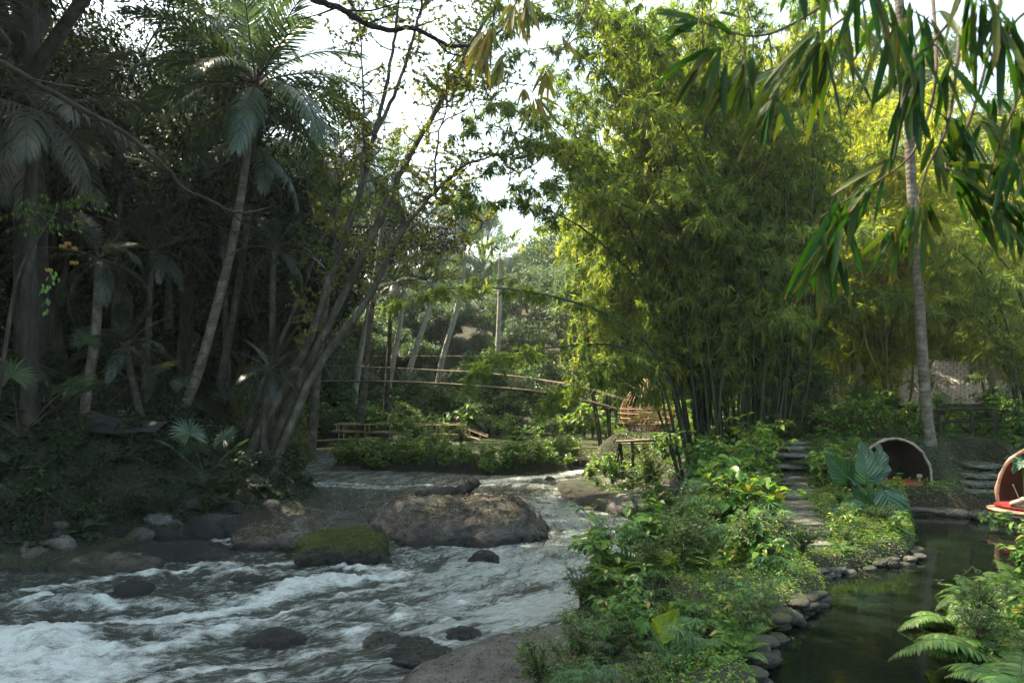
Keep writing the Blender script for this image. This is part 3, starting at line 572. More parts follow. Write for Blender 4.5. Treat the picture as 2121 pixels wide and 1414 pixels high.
# ---- palms
def frond_mesh(name,L,npair,ll,wid,curl,hang,mat,stem,seed,vee=.35,petiole=.14,ragged=.1):
    r=np.random.default_rng(seed); n=18; t=np.linspace(0,1,n+1); ang=-curl*t**1.4
    pts=[np.zeros(3)]
    for k in range(n): pts.append(pts[-1]+np.array([math.cos(ang[k]),0,math.sin(ang[k])])*L/n)
    pts=np.array(pts); mb=MB(); mb.tube(pts,np.linspace(L*.009,L*.002,n+1),5,1)
    tt=np.repeat(np.linspace(petiole,1,npair),2)+r.normal(size=npair*2)*.004; tt=np.clip(tt,0,1); side=np.tile([1,-1],npair)
    base=np.stack([np.interp(tt,t,pts[:,0]),np.zeros_like(tt),np.interp(tt,t,pts[:,2])],1)
    a=np.interp(tt,t,ang); tan=np.stack([np.cos(a),0*a,np.sin(a)],1); nor=np.stack([-np.sin(a),0*a,np.cos(a)],1)
    fw=np.interp(tt,[0,.5,1],[.45,.7,1.6]); D=nrm(tan*fw[:,None]+side[:,None]*np.array([0,1.,0])+nor*vee+r.normal(size=(npair*2,3))*ragged)
    ln=ll*np.interp(tt,[petiole,petiole+.1,.5,.85,1],[.45,.75,1,.7,.3])*r.uniform(.85,1.1,npair*2)
    keep=r.random(npair*2)>.04; base,D,ln,nor,tt=base[keep],D[keep],ln[keep],nor[keep],tt[keep]; m=len(ln)
    S=nrm(np.cross(D,nor)); seg=3; p=base.copy(); d=D.copy(); rows=[]
    for k in range(seg+1):
        w=(wid*[.5,1,.8,.08][k]/2); rows+= [p-S*w,p+S*w]
        d=nrm(d+np.array([0,0,-1.])*hang*[.25,.6,.9,1][k]); p=p+d*(ln/seg)[:,None]
    V=np.stack(rows,1); f=[]
    o=np.arange(m)[:,None]*(2*(seg+1))
    for k in range(seg): f.append(o+np.array([[2*k,2*k+1,2*k+3,2*k+2]]))
    mb.add(V.reshape(-1,3),np.stack(f,1).reshape(-1,4),0,np.repeat(r.random(m),seg))
    return mb.mesh(name,[mat,stem])
def palm(name,label,cat,path,r0,r1,fronds,count,bark,group=None,size=1.,lowest=-.55,highest=1.35,seed=0,droop_old=True,rag=None):
    """path: world points of the trunk from the ground up"""
    r=np.random.default_rng(seed); path=np.asarray(path,float); b=path[0]
    t=thing(name,label,cat,b,0,group); q=catmull(path-b,6); q[0]=q[0]-[0,0,.6]
    mb=MB(); rr=np.linspace(r0,r1,len(q)); rr[:3]*=[1.5,1.3,1.12]; mb.tube(q,rr,10); mb.obj('trunk',bark,t,True)
    top=q[-1]
    for k in range(count):
        u=(k+.5)/count; el=highest+(lowest-highest)*u**.85+r.normal()*.1; az=k*2.399+r.normal()*.2
        me=fronds[min(len(fronds)-1,int(u*len(fronds)))]
        o=link('frond',me,t,top+np.array([0,0,.12*size*(1-u)]),(r.normal()*.25,-el,az),size*r.uniform(.88,1.08))
    return t
def fan_leaf(mb,p,az,el,pet,R,nseg=26,spread=2.3,r=None):
    d=np.array([math.cos(az)*math.cos(el),math.sin(az)*math.cos(el),math.sin(el)])
    pts=[p]; dd=d.copy()
    for k in range(5): dd=nrm(dd-UP*.08); pts.append(pts[-1]+dd*pet/5)
    mb.tube(pts,np.linspace(.014,.008,6),4,1)
    c=pts[-1]; side=nrm(np.cross(dd,UP)); nor=np.cross(side,dd)
    for a in np.linspace(-spread,spread,nseg):
        e=nrm(dd*math.cos(a)+side*math.sin(a)+nor*(.15+.1*random.random()))
        mb.blade(c,e,nor,R*(1-.18*abs(a)/spread)*random.uniform(.9,1.05),R*.105,0,4,.55,([0,.5,.8,1],[.25,1,.6,.05]),.25)
def fan_palm_mesh(seed,nl=7,h=.6,R=.55):
    random.seed(seed); mb=MB()
    for k in range(nl): fan_leaf(mb,np.array([0,0,.05]),k*2.4+random.random()*.4,random.uniform(.5,1.35),h*random.uniform(.8,1.3),R*random.uniform(.8,1.1))
    return mb.mesh('fan_palm',[M['palm_leaf'],M['twig']])
# ---- bamboo culms: stem mesh + foliage mesh
def bamboo(path,r0,leafL,seed,dens=1.,lo=.25,mat='bamboo_leaf',cm='culm',twigL=1.0,sag=.5,fan=6):
    r=np.random.default_rng(seed); p=catmull(path,8); n=len(p); s=np.concatenate([[0],np.cumsum(np.linalg.norm(np.diff(p,axis=0),axis=1))]); Ltot=s[-1]
    st=MB(); k=int(Ltot/.32); ss=np.linspace(0,Ltot,k*3+1); q=np.stack([np.interp(ss,s,p[:,i]) for i in range(3)],1)
    rr=np.interp(ss/Ltot,[0,.5,1],[r0,r0*.75,r0*.12]); rr[::3]*=1.16; st.tube(q,rr,7)
    nt=int(Ltot*6*dens); u=r.uniform(lo,1,nt)**.85; c=np.stack([np.interp(u*Ltot,s,p[:,i]) for i in range(3)],1)
    tang=nrm(np.stack([np.interp(u*Ltot,s,np.gradient(p[:,i])) for i in range(3)],1))
    D=nrm(rdir_r(r,nt,-.25,.7)+tang*.5); TL=twigL*r.uniform(.35,1.35,nt)*np.interp(u,[0,.3,.8,1],[1.0,1.15,.9,.5])
    fo=MB(); f=MB(); ends=[]; segs=5
    P0=c.copy(); d=D.copy(); cols=[P0]
    for k in range(segs):
        d=nrm(d-UP*sag*.32+.12*r.normal(size=d.shape)); P0=P0+d*(TL/segs)[:,None]; cols.append(P0)
    C=np.stack(cols,1)
    w=.006; S=nrm(np.cross(D,UP+.01))[:,None,:]*w
    V=np.concatenate([C-S,C+S],1); m=segs+1
    o=np.arange(nt)[:,None,None]*(2*m); kk=np.arange(segs)[None,:,None]
    f4=(o+np.concatenate([kk,kk+1,kk+1+m,kk+m],2)).reshape(-1,4)
    fo.add(V.reshape(-1,3),f4,1)
    nf=5; tt=r.uniform(.25,1.0,(nt,nf)); ix=tt*segs; i0=np.minimum(ix.astype(int),segs-1); fr=(ix-i0)[...,None]
    fc=(C[np.arange(nt)[:,None],i0]*(1-fr)+C[np.arange(nt)[:,None],i0+1]*fr).reshape(-1,3)
    fa=nrm((C[np.arange(nt)[:,None],i0+1]-C[np.arange(nt)[:,None],i0]).reshape(-1,3)+.5*r.normal(size=(nt*nf,3))-UP*.35)
    LP=np.repeat(fc,fan,0); LD=nrm(np.repeat(fa,fan,0)+.62*r.normal(size=(len(LP),3))-UP*.15); nl=len(LP)
    cl=np.repeat(np.repeat(r.random(nt),nf),fan); rn=np.clip(.55*cl+.45*r.random(nl)+.0,0,1)**1.4
    L=leafL*r.uniform(.6,1.2,nl); NNr=nrm(UP+.55*r.normal(size=(nl,3)))
    fo.leaves(LP,LD,NNr,L,L*r.uniform(.11,.17,nl),0,.35,.12,.18,rn)
    return st.mesh('culm',M[cm],True),fo.mesh('foliage',[M[mat],M['twig']])
def rdir_r(r,n,zlo,zhi):
    z=r.uniform(zlo,zhi,n); a=r.uniform(0,2*PI,n); q=np.sqrt(1-z*z); return np.stack([q*np.cos(a),q*np.sin(a),z],1)
# ---- small plants (one mesh each)
def shrub_mesh(name,h,spread,nst,leafL,ratio,nleaf,mat,seed,whorl=False,segs=0):
    global rng
    keep=rng; rng=np.random.default_rng(seed); mb=MB(); ends=[]
    for k in range(nst):
        a=rng.uniform(0,2*PI); s=spread*rng.uniform(.2,1); hh=h*rng.uniform(.55,1.05)
        q=catmull([(0,0,-.1),(s*.25*math.cos(a),s*.25*math.sin(a),hh*.5),(s*math.cos(a),s*math.sin(a),hh)],4)
        mb.tube(q,np.linspace(.012*h+.004,.004,len(q)),4,1,cap=False); ends+=list(q[3:])
        for b in range(4):
            i=rng.integers(3,len(q)); e=nrm(rdir(1,.0,.7)[0]); w=q[i]+np.linspace(0,1,4)[:,None]*e*h*.28*rng.uniform(.6,1.2)
            mb.tube(w,.003+.002*h,3,1,cap=False); ends+=list(w[1:])+[w[-1]]
    E=np.array(ends); idx=rng.integers(0,len(E),nleaf); D=nrm(rdir(nleaf,-.5,.5)+np.array([0,0,.05])); 
    Pn=E[idx]+D*leafL*.12; L=leafL*rng.uniform(.55,1.2,nleaf); nn_=upn(nleaf,.35)
    if segs:
        for i in range(nleaf): mb.blade(Pn[i],D[i],nn_[i],L[i],L[i]*ratio,0,segs,.7,fold=.14)
    else: mb.leaves(Pn,D,nn_,L,L*ratio,droop=.22)
    rng=keep; return mb.mesh(name,[mat,M['twig']])
def fern_mesh(name,nf,L,mat,seed,pinL=.17,npin=22,up=.9,detail=False):
    global rng
    keep=rng; rng=np.random.default_rng(seed); mb=MB()
    for k in range(nf):
        az=k*2.4+rng.normal()*.3; el=rng.uniform(up*.55,up*1.25); d=np.array([math.cos(az)*math.cos(el),math.sin(az)*math.cos(el),math.sin(el)])
        LL=L*rng.uniform(.7,1.1); n=12; pts=[np.zeros(3)]; dd=d
        for i in range(n): dd=nrm(dd-UP*(.05+.16*i/n)); pts.append(pts[-1]+dd*LL/n)
        pts=np.array(pts); mb.tube(pts,np.linspace(.006,.002,n+1)*L*1.4,4,1,cap=False); side=nrm(np.cross(d,UP))
        tt=np.linspace(.16,.99,npin); b=np.stack([np.interp(tt,np.linspace(0,1,n+1),pts[:,i]) for i in range(3)],1); tg=nrm(np.gradient(b,axis=0)); nor=np.cross(side[None],tg)
        pl=pinL*L/.6*np.interp(tt,[.16,.3,.55,1],[.55,1,.85,.08])
        for s in (-1,1):
            D=nrm(s*side[None]+tg*.35+.05*rng.normal(size=b.shape))
            if detail:
                for i in range(npin): mb.blade(b[i],D[i],nor[i],pl[i],pl[i]*.24+.008,0,4,.5,([0,.15,.5,1],[.7,1,.75,.05]),.06)
            else: mb.leaves(b,D,nor,pl,pl*.22+.008,0,.3,.05,.22)
    rng=keep; return mb.mesh(name,[mat,M['twig']])
def sedge_mesh(seed,nst=9,h=.6):
    global rng
    keep=rng; rng=np.random.default_rng(seed); mb=MB()
    for k in range(nst):
        a=rng.uniform(0,2*PI); s=rng.uniform(.05,.32); hh=h*rng.uniform(.6,1.1); top=np.array([s*math.cos(a),s*math.sin(a),hh])
        mb.tube(catmull([(0,0,-.05),(top[0]*.4,top[1]*.4,hh*.55),top],3),.005,4,1,cap=False)
        n=16; D=np.stack([np.cos(np.arange(n)*2*PI/n+k),np.sin(np.arange(n)*2*PI/n+k),rng.uniform(-.1,.4,n)],1)
        for i in range(n): mb.blade(top,D[i],UP,rng.uniform(.16,.26),.016,0,3,.8,([0,.4,1],[.5,1,.05]),.2)
    rng=keep; return mb.mesh('umbrella_sedge',[M['sedge_leaf'],M['sedge_leaf']])
def grass_mesh(name,n,h,rad,mat,seed):
    r=np.random.default_rng(seed); mb=MB()
    a=r.uniform(0,2*PI,n); q=rad*np.sqrt(r.random(n)); Pn=np.stack([q*np.cos(a),q*np.sin(a),np.zeros(n)],1)
    D=nrm(np.stack([np.cos(a)*.5,np.sin(a)*.5,np.ones(n)],1)+.35*r.normal(size=(n,3)))
    mb.leaves(Pn,D,rdir_r(r,n,-.2,.2),h*r.uniform(.5,1.2,n),.012*r.uniform(.7,1.3,n),0,.4,.1,.35,r.random(n)); return mb.mesh(name,[mat])
def veinleaf(name,c0,c1,vein,trans,scale=9.):
    m,nt,out=newmat(name); lk=nt.links.new
    uv=N(nt,'ShaderNodeUVMap'); sp=N(nt,'ShaderNodeSeparateXYZ'); lk(uv.outputs[0],sp.inputs[0])
    ax=math_(nt,'ABSOLUTE',math_(nt,'SUBTRACT',sp.outputs[0],.5))
    ph=math_(nt,'SUBTRACT',sp.outputs[1],math_(nt,'MULTIPLY',ax,.75)); sn=math_(nt,'SINE',math_(nt,'MULTIPLY',ph,scale*2*PI))
    v1=ramp(nt,sn,[(.0,(0,0,0)),(.9,(0,0,0)),(.98,(1,1,1))]); v2=ramp(nt,ax,[(0,(1,1,1)),(.018,(1,1,1)),(.03,(0,0,0))])
    v=math_(nt,'MAXIMUM',v1.outputs[0],v2.outputs[0])
    nz=N(nt,'ShaderNodeTexNoise',Scale=7.0,Detail=4.0); rp=ramp(nt,nz.outputs[0],[(.35,c0),(.65,c1)])
    col=mixc(nt,math_(nt,'MULTIPLY',v,.65),rp.outputs[0],vein)
    b=N(nt,'ShaderNodeBsdfPrincipled',Roughness=.33); lk(col,b.inputs['Base Color']); b.inputs['Specular IOR Level'].default_value=.5
    bp=N(nt,'ShaderNodeBump',Strength=.5,Distance=.02); lk(math_(nt,'ADD',sn,math_(nt,'MULTIPLY',v2.outputs[0],-2.0)),bp.inputs['Height']); lk(bp.outputs[0],b.inputs['Normal'])
    t=N(nt,'ShaderNodeBsdfTranslucent'); lk(mixc(nt,1.0,col,(1.6,1.6,.5),'MULTIPLY'),t.inputs[0])
    mx=N(nt,'ShaderNodeMixShader'); mx.inputs[0].default_value=trans; lk(b.outputs[0],mx.inputs[1]); lk(t.outputs[0],mx.inputs[2]); lk(mx.outputs[0],out.inputs[0]); return m
M['ear_dark']=veinleaf('glossy_elephant_ear_leaf',(.018,.06,.028),(.035,.095,.045),(.08,.17,.08),.25)
M['ear_bright']=veinleaf('yellow_green_elephant_ear_leaf',(.16,.24,.025),(.24,.31,.04),(.07,.12,.015),.5,12.)
M['ear_mid']=veinleaf('young_elephant_ear_leaf',(.06,.17,.035),(.10,.23,.05),(.16,.3,.1),.4)
def ear_leaf(mb,c,tip,nor,L,W,mi,wave=.045,cup=.28):
    """heart shaped blade: c is where the stalk meets the blade, tip the direction of its point"""
    tip=nrm(tip); side=nrm(np.cross(tip,nor)); nor=np.cross(side,tip)
    ny,nx=15,10; V=[];U=[]
    for j in range(ny+1):
        v=j/ny; y=(v-.22)*L
        hw=np.interp(v,[0,.05,.15,.3,.45,.7,.88,1],[.18,.55,.9,1,.96,.62,.26,.01])*W/2
        for i in range(nx+1):
            u=i/nx*2-1; x=u*hw
            notch=.22*L*max(0,1-abs(u)*2.2)*max(0,1-v/.22) if v<.22 else 0
            z=cup*abs(x)-.45*L*max(0,v-.22)**2+.03*math.sin(v*7+u*2)+wave*math.sin((v*9-abs(u)*3)*2.2)*abs(u)**1.5
            V.append(np.asarray(c)+tip*(y+notch)+side*x+nor*z); U.append((i/nx,v))
    f=[[j*(nx+1)+i,j*(nx+1)+i+1,(j+1)*(nx+1)+i+1,(j+1)*(nx+1)+i] for j in range(ny) for i in range(nx)]
    mb.add(V,f,mi,random.random(),U)
def ear_plant_mesh(name,leaves_,mats,stalk=.014):
    """leaves_: list of (blade position, tip dir, normal, L, W, material index)"""
    mb=MB()
    for c,tip,nor,L,W,mi in leaves_:
        c=np.asarray(c,float); mb.tube(catmull([(0,0,-.05),c*np.array([.35,.35,.65]),c],5),np.linspace(stalk*1.5,stalk*.7,11),6,len(mats),cap=False); ear_leaf(mb,c,tip,nor,L,W,mi)
    return mb.mesh(name,list(mats)+[M['sedge_leaf']],True)
def ear_random(name,n,h,L,mats,seed):
    random.seed(seed); ls=[]
    for k in range(n):
        a=k*2.4+random.random()*.6; s=h*random.uniform(.25,.75); c=(s*math.cos(a),s*math.sin(a),h*random.uniform(.6,1.05))
        e=random.uniform(.1,.9); ls.append((c,(math.cos(a),math.sin(a),-e),(-.4*math.cos(a),-.4*math.sin(a),1),L*random.uniform(.7,1.15),L*.72*random.uniform(.8,1.1),random.randrange(len(mats))))
    return ear_plant_mesh(name,ls,mats)
# ================================================================ TREES OF THE SHADED BANK AND THE FAR SLOPE
coco=[frond_mesh('frond',3.9,74,.95,.05,c,h,M['palm_leaf'],M['twig'],s,vee=v) for c,h,s,v in ((.55,.25,1,.45),(.95,.42,2,.3),(1.35,.6,3,.15),(1.0,.8,4,.0))]
sugar=[frond_mesh('frond',3.6,60,1.0,.05,c,h,M['grey_frond'],M['twig'],s,vee=v,ragged=.16) for c,h,s,v in ((.7,.7,11,.3),(1.1,.9,12,.1),(1.5,1.0,13,0.))]
thins=[frond_mesh('frond',2.6,44,.6,.04,c,h,M['palm_shade'],M['twig'],s,vee=v) for c,h,s,v in ((.6,.35,21,.4),(1.1,.5,22,.2),(1.5,.7,23,.1))]  # same fronds as thinp, with shade in the leaflet colour
thinp=[frond_mesh('frond',2.6,44,.6,.04,c,h,M['palm_leaf'],M['twig'],s,vee=v) for c,h,s,v in ((.6,.35,21,.4),(1.1,.5,22,.2),(1.5,.7,23,.1))]
def ground_at(px,py,d):
    p=P(px,py,d); p[2]=h1(p[0],p[1]); return p
def trunk(pts,d0,d1=None):
    d1=d0 if d1 is None else d1; n=len(pts); a=[P(x,y,d0+(d1-d0)*i/(n-1)) for i,(x,y) in enumerate(pts)]
    z=h1(a[0][0],a[0][1])
    if z<a[0][2]: a[0][2]=max(z,a[0][2]-2.)
    return a
palm('coconut_palm','tall coconut palm with curved ringed trunk standing out against the white sky','palm tree',trunk([(330,945),(400,800),(445,650),(480,510),(503,380),(516,280),(530,178)],29,31),.19,.13,coco,26,M['bark_palm'],size=1.3,seed=2,highest=1.4,lowest=-.5)
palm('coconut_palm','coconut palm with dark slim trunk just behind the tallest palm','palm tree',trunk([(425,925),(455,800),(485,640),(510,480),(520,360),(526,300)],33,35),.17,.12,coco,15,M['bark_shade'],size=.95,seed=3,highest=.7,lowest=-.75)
palm('coconut_palm','lower coconut palm with broad crown behind the leaning grey trunks','palm tree',trunk([(640,880),(665,700),(690,500),(705,330)],40,41),.22,.15,coco,20,M['bark_palm'],size=1.2,seed=4,highest=1.3,lowest=-.6)
palm('coconut_palm','coconut palm half hidden behind thin stems at the edge of the sky gap','palm tree',trunk([(745,830),(770,640),(790,480),(800,372)],49,50),.2,.14,coco,16,M['bark_palm'],size=1.0,seed=5,highest=1.2,lowest=-.6)
palm('coconut_palm','coconut palm high on the dark slope over the tallest palm','palm tree',trunk([(395,700),(430,400),(450,160),(455,60)],40,41),.2,.14,coco,16,M['bark_palm'],size=1.2,seed=6)
palm('sugar_palm','sugar palm with long grey drooping fronds and shaggy dark trunk','palm tree',trunk([(60,900),(62,700),(60,480),(70,330),(75,235)],23,23.5),.23,.19,sugar,16,M['bark_dark'],size=1.0,seed=7,highest=.9,lowest=-.6)
palm('sugar_palm','sugar palm with grey fronds hanging at the edge of the frame','palm tree',trunk([(-150,900),(-140,600),(-130,300),(-120,130)],24,24.5),.22,.18,sugar,16,M['bark_dark'],size=1.05,seed=8,highest=.9,lowest=-.6)
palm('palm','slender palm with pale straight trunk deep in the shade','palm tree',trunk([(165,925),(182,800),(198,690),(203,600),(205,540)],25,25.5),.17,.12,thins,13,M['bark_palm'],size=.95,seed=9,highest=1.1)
for k,(pts,d,lab,s) in enumerate([([(560,800),(565,600),(570,520)],30,'short palm with spreading fronds beside the curved ringed trunk',.75),([(300,760),(310,620),(315,520)],31,'short dark palm below the hanging grey fronds',.9),
  ([(470,700),(465,560),(460,480)],34,'dark palm with stiff fronds behind the two slim trunks',.95),([(240,560),(250,420),(255,330)],33,'backlit palm with yellowish fronds high in the shade',.85),([(350,560),(350,420),(345,360)],36,'dark palm with folded fronds behind the tallest palm trunk',1.0),
  ([(545,930),(550,830),(560,770)],27.5,'young palm at the foot of the leaning grey trunks',.6),([(300,900),(275,790),(262,720)],26,'young palm with one long drooping frond in the deep shade',.75),([(800,760),(810,650),(815,590)],46,'palm with grey fronds between the pale trunks and the leaning stems',.9)]):
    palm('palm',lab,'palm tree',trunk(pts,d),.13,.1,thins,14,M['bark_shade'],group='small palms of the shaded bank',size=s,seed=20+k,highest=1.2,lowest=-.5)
for k,(pts,d,lab) in enumerate([([(728,860),(745,740),(765,640),(778,520),(790,450)],60,'pale slim palm trunk nearest the leaning grey trees'),([(795,865),(812,760),(830,660),(838,560),(842,480)],63,'pale slim palm crossing behind the bridge, second of the leaning row'),
  ([(815,870),(850,760),(885,650),(910,560),(925,470)],58,'pale slim palm leaning hardest across its neighbours'),([(895,865),(915,750),(938,670),(955,600),(965,520)],62,'pale slim palm standing clear in the middle of the misty gap'),([(1024,850),(1030,740),(1035,620),(1036,530)],66,'upright pale palm trunk half hidden by bamboo sprays')]):
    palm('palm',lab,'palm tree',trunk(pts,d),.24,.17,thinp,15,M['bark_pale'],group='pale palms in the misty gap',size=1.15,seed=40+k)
# fan palms
for k,(px,py,d,s,lab) in enumerate([(425,905,24,.95,'fan palm with one pale pleated fan catching light in the shade'),(215,545,26,1.0,'fan palm leaf hanging in front of the dark trunks'),(410,640,31,1.0,'fan palm behind the curved palm trunk'),(40,700,22,1.0,'dark fan palm low at the edge of the frame')]):
    p=P(px,py,d)
    if k in(0,3): p[2]=h1(p[0],p[1])
    else: p[2]=h1(p[0],p[1])
    tag(link('fan_palm',fan_palm_mesh(60+k,5 if k==0 else 7,1.3 if k==0 else 2.2,.72),None,p,(0,0,k*1.3),s),lab,'fan palm','fan palms of the shaded bank')
# broadleaf trees
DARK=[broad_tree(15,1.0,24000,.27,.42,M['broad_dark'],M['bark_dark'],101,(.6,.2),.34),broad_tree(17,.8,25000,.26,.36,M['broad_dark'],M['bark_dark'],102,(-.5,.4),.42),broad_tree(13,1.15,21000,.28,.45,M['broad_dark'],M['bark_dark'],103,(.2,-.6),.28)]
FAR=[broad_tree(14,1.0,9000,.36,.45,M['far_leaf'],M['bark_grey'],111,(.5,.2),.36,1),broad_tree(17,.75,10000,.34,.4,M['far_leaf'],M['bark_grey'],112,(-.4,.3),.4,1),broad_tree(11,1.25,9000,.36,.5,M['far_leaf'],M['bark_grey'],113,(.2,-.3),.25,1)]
def tree(name,parts,x,y,label,group,s=1.,rz=None,dz=-.2,cat='tree'):
    t=thing(name,label,cat,(x,y,h1(x,y)+dz),random.uniform(0,6.28) if rz is None else rz,group,s)
    link('trunk',parts[0],t); link('crown',parts[1],t); return t
random.seed(5)
spots=[(-20,36),(-26,36),(-17,39.5),(-13,38.5),(-15,36.5),(-24,42),(-33,41),(-24,30),(-27,27),(-29,24),(-40,36),(-21,18.5),(-27,18),(-36,26),(-22,33.5),(-29,33),(-46,45),(-38,48),(-30,54),(-22,56),(-17,52),(-44,56),(-26,64),(-36,64),(-18,62),(-13,57),(-20,45),(-28,47),(-15,44.5),(-34,34),(-19.5,40),(-17.5,18.3),(-20.5,16.8),(-24,21),(-26,15.5)]+[(random.uniform(-52,-16),random.uniform(40,64)) for _ in range(26)]  # last fixed spots are out-of-view trees added to shade river and bank
for i,(x,y) in enumerate(spots):
    near='over the shaded waterline' if x>-22 and y<34 else ('behind the tall coconut palm' if y<44 and x>-25 else ('high on the dark slope' if y<50 else 'beyond the overgrown cliff'))
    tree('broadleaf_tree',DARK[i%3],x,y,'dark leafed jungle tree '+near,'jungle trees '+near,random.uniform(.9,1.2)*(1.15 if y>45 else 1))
for x,y,s in ((-17.5,18.6,1.75),(-21,17,1.8),(-15.5,26,1.75),(-24,24,1.8)):  # oversized trees added to block sky light and sun from bank and river
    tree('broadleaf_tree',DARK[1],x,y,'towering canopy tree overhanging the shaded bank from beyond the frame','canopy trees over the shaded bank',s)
n=0
for y in (58,66,75,85,96,108):
    for x in np.arange(-.72*y,.8*y,5.6+y*.035):
        xx=x+random.uniform(-2,2); yy=y+random.uniform(-4,4)
        if xx<-24 and yy<70: continue
        if sdf(RIVER,np.array([xx]),np.array([yy]))[0]<1.5: continue
        if xx>13 and yy<62: continue
        if yy<68 and -16<xx<2: continue
        near='on the misty far slope' if xx<12 else 'on the sunlit slope behind the bamboo'
        tree('broadleaf_tree',FAR[n%3],xx,yy,'hazy green tree '+near,'hazy trees '+near,random.uniform(.75,1.15)*(.85 if -16<xx<6 else 1.1)); n+=1
# bushes of the far bank behind the bridges
MID=[broad_tree(4.2,1.2,3600,.2,.5,M['broad_mid'],M['bark_dark'],121,(.1,.1),.16,1),broad_tree(3.4,1.4,3200,.18,.5,M['broad_mid'],M['bark_dark'],122,(.1,.1),.14,1)]
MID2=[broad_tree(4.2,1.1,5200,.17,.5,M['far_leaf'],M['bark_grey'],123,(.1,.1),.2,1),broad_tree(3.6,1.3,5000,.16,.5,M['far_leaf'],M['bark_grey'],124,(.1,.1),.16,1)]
for i,(x,y,s) in enumerate([(-13,50.5,1),(-10.5,51,1.1),(-8.5,52.5,.9),(-6.5,51,.7),(-4.5,53,1.2),(-2.2,52,1.1),(.5,53.5,1.3),(3,54,1.2),(5.5,55,1.3),(8,54,1.2),(10.5,52,1.2),(13,56,1.3),(-7,57,1.4),(-3,58,1.4),(1.5,58,1.5),(-15.5,52,1.2),(-18,51,1.1),(6,60,1.6)]):
    tree('bush',MID[i%2],x,y,'rounded green bush in shade '+('behind the bamboo footbridge' if x<-2 else 'behind the island lawn'),'bushes '+('behind the footbridge' if x<-2 else 'behind the lawn'),s,cat='bush')
for i in range(150):
    y=random.uniform(54,112); x=random.uniform(-.7*y,.3*y)
    if i>100: y=random.uniform(40,60); x=random.uniform(-.75*y,-13)
    if sdf(RIVER,np.array([x]),np.array([y]))[0]<1.5: continue
    tree('bush',MID[i%2],x,y,'bushy undergrowth clump '+('on the misty far slope' if y>60 else 'on the dark slope'),'undergrowth '+('on the far slope' if y>60 else 'on the dark slope'),random.uniform(1.0,1.9),cat='bush')
for i in range(95):
    y=random.uniform(60,118); x=random.uniform(-.3*y-2,.16*y+3)
    if sdf(RIVER,np.array([x]),np.array([y]))[0]<2: continue
    tree('bush',MID2[i%2],x,y,'rounded hazy tree crown on the far slope in the gap','hazy low trees in the gap',random.uniform(1.5,2.9)*(.7 if y<70 else 1),cat='tree')
p=P(835,905,43.5); tree('bush',MID[0],p[0],p[1],'dense green bush hiding the middle of the long bamboo footbridge',None,.75,cat='bush')
# leaning grey trees with sparse young leaves
def leaning_tree(label,stems,d0,d1,r0,seed,leafy=True):
    global rng
    keep=rng; rng=np.random.default_rng(seed); random.seed(seed)
    b=trunk(stems[0][0],d0,d1)[0]; t=thing('leaning_tree',label,'tree',b,0,'leaning grey trees over the river')
    tk=MB(); cr=MB(); tw=[]
    for j,(pts,ra,rb) in enumerate(stems):
        a=np.array(trunk(pts,d0,d1) if j==0 else [P(x,y,d0+(d1-d0)*.6) for x,y in pts])-b; q=catmull(a,6)
        if j==0: q[0]-=[0,0,.5]
        q[1:-1]+=.02*rng.normal(size=q[1:-1].shape)
        tk.tube(q,np.linspace(ra*.74,rb*.62,len(q)),9); n=len(q)
        for k in list(range(int(n*.45),n))+list(range(int(n*.7),n)):
            if rng.random()<.97:
                d=nrm(np.array([rng.normal()*.9,rng.normal()*.7,.35+.4*rng.normal()])); L=rng.uniform(.8,2.3)
                w=[q[k]]; dd=d
                for s_ in range(7): dd=nrm(dd+.35*rng.normal(size=3)+UP*.06); w.append(w[-1]+dd*L/7)
                tk.tube(w,np.linspace(.03,.008,8),5,cap=False); tw+=w[2:]
                for s_ in range(3):
                    i=rng.integers(2,7); e=nrm(dd+.9*rng.normal(size=3)); w2=[w[i]]
                    for _ in range(5): e=nrm(e+.4*rng.normal(size=3)+UP*.05); w2.append(w2[-1]+e*rng.uniform(.08,.2))
                    tk.tube(w2,np.linspace(.012,.005,6),4,cap=False); tw+=w2[2:]
    T=np.array(tw); m=int(len(T)*4.2); i=rng.integers(0,len(T),m); D=rdir(m,-.3,.9)
    Pn=np.repeat(T[i],3,0); D=nrm(np.repeat(D,3,0)+.6*rng.normal(size=Pn.shape))
    cr.leaves(Pn,D,upn(len(Pn),.7),rng.uniform(.07,.15,len(Pn)),rng.uniform(.035,.065,len(Pn)),droop=.1)
    tk.obj('trunk',M['bark_grey'],t,True); cr.obj('crown',M['sparse_leaf'],t); rng=keep
leaning_tree('mottled grey tree forking high into two slim stems against the sky',[([(500,985),(545,880),(592,795),(640,700),(690,560),(742,405),(775,280)],.27,.14),([(775,280),(800,180),(815,90),(828,-20),(835,-120)],.11,.05),([(775,280),(815,200),(845,115),(875,0),(890,-100)],.11,.05),([(742,405),(752,300),(752,180),(745,60),(742,-40)],.07,.03)],27.5,29.5,.27,201)
leaning_tree('mottled grey tree with the longest stem slanting across the sky gap',[([(545,955),(612,800),(700,640),(800,425),(850,318),(930,180),(990,68),(1032,0),(1080,-80)],.25,.06),([(850,318),(900,240),(960,190),(1040,170)],.05,.02),([(800,425),(870,400),(930,420),(1000,460)],.05,.02)],28.5,30.5,.25,202)
leaning_tree('lowest slanting grey tree with crooked twigs over the bridge',[([(560,975),(655,765),(750,640),(832,480),(900,400),(965,340)],.22,.08),([(965,340),(1040,320),(1120,330)],.06,.02),([(900,400),(905,300),(925,220),(930,130)],.06,.02),([(832,480),(870,560),(890,590)],.04,.02)],27,29,.22,203)
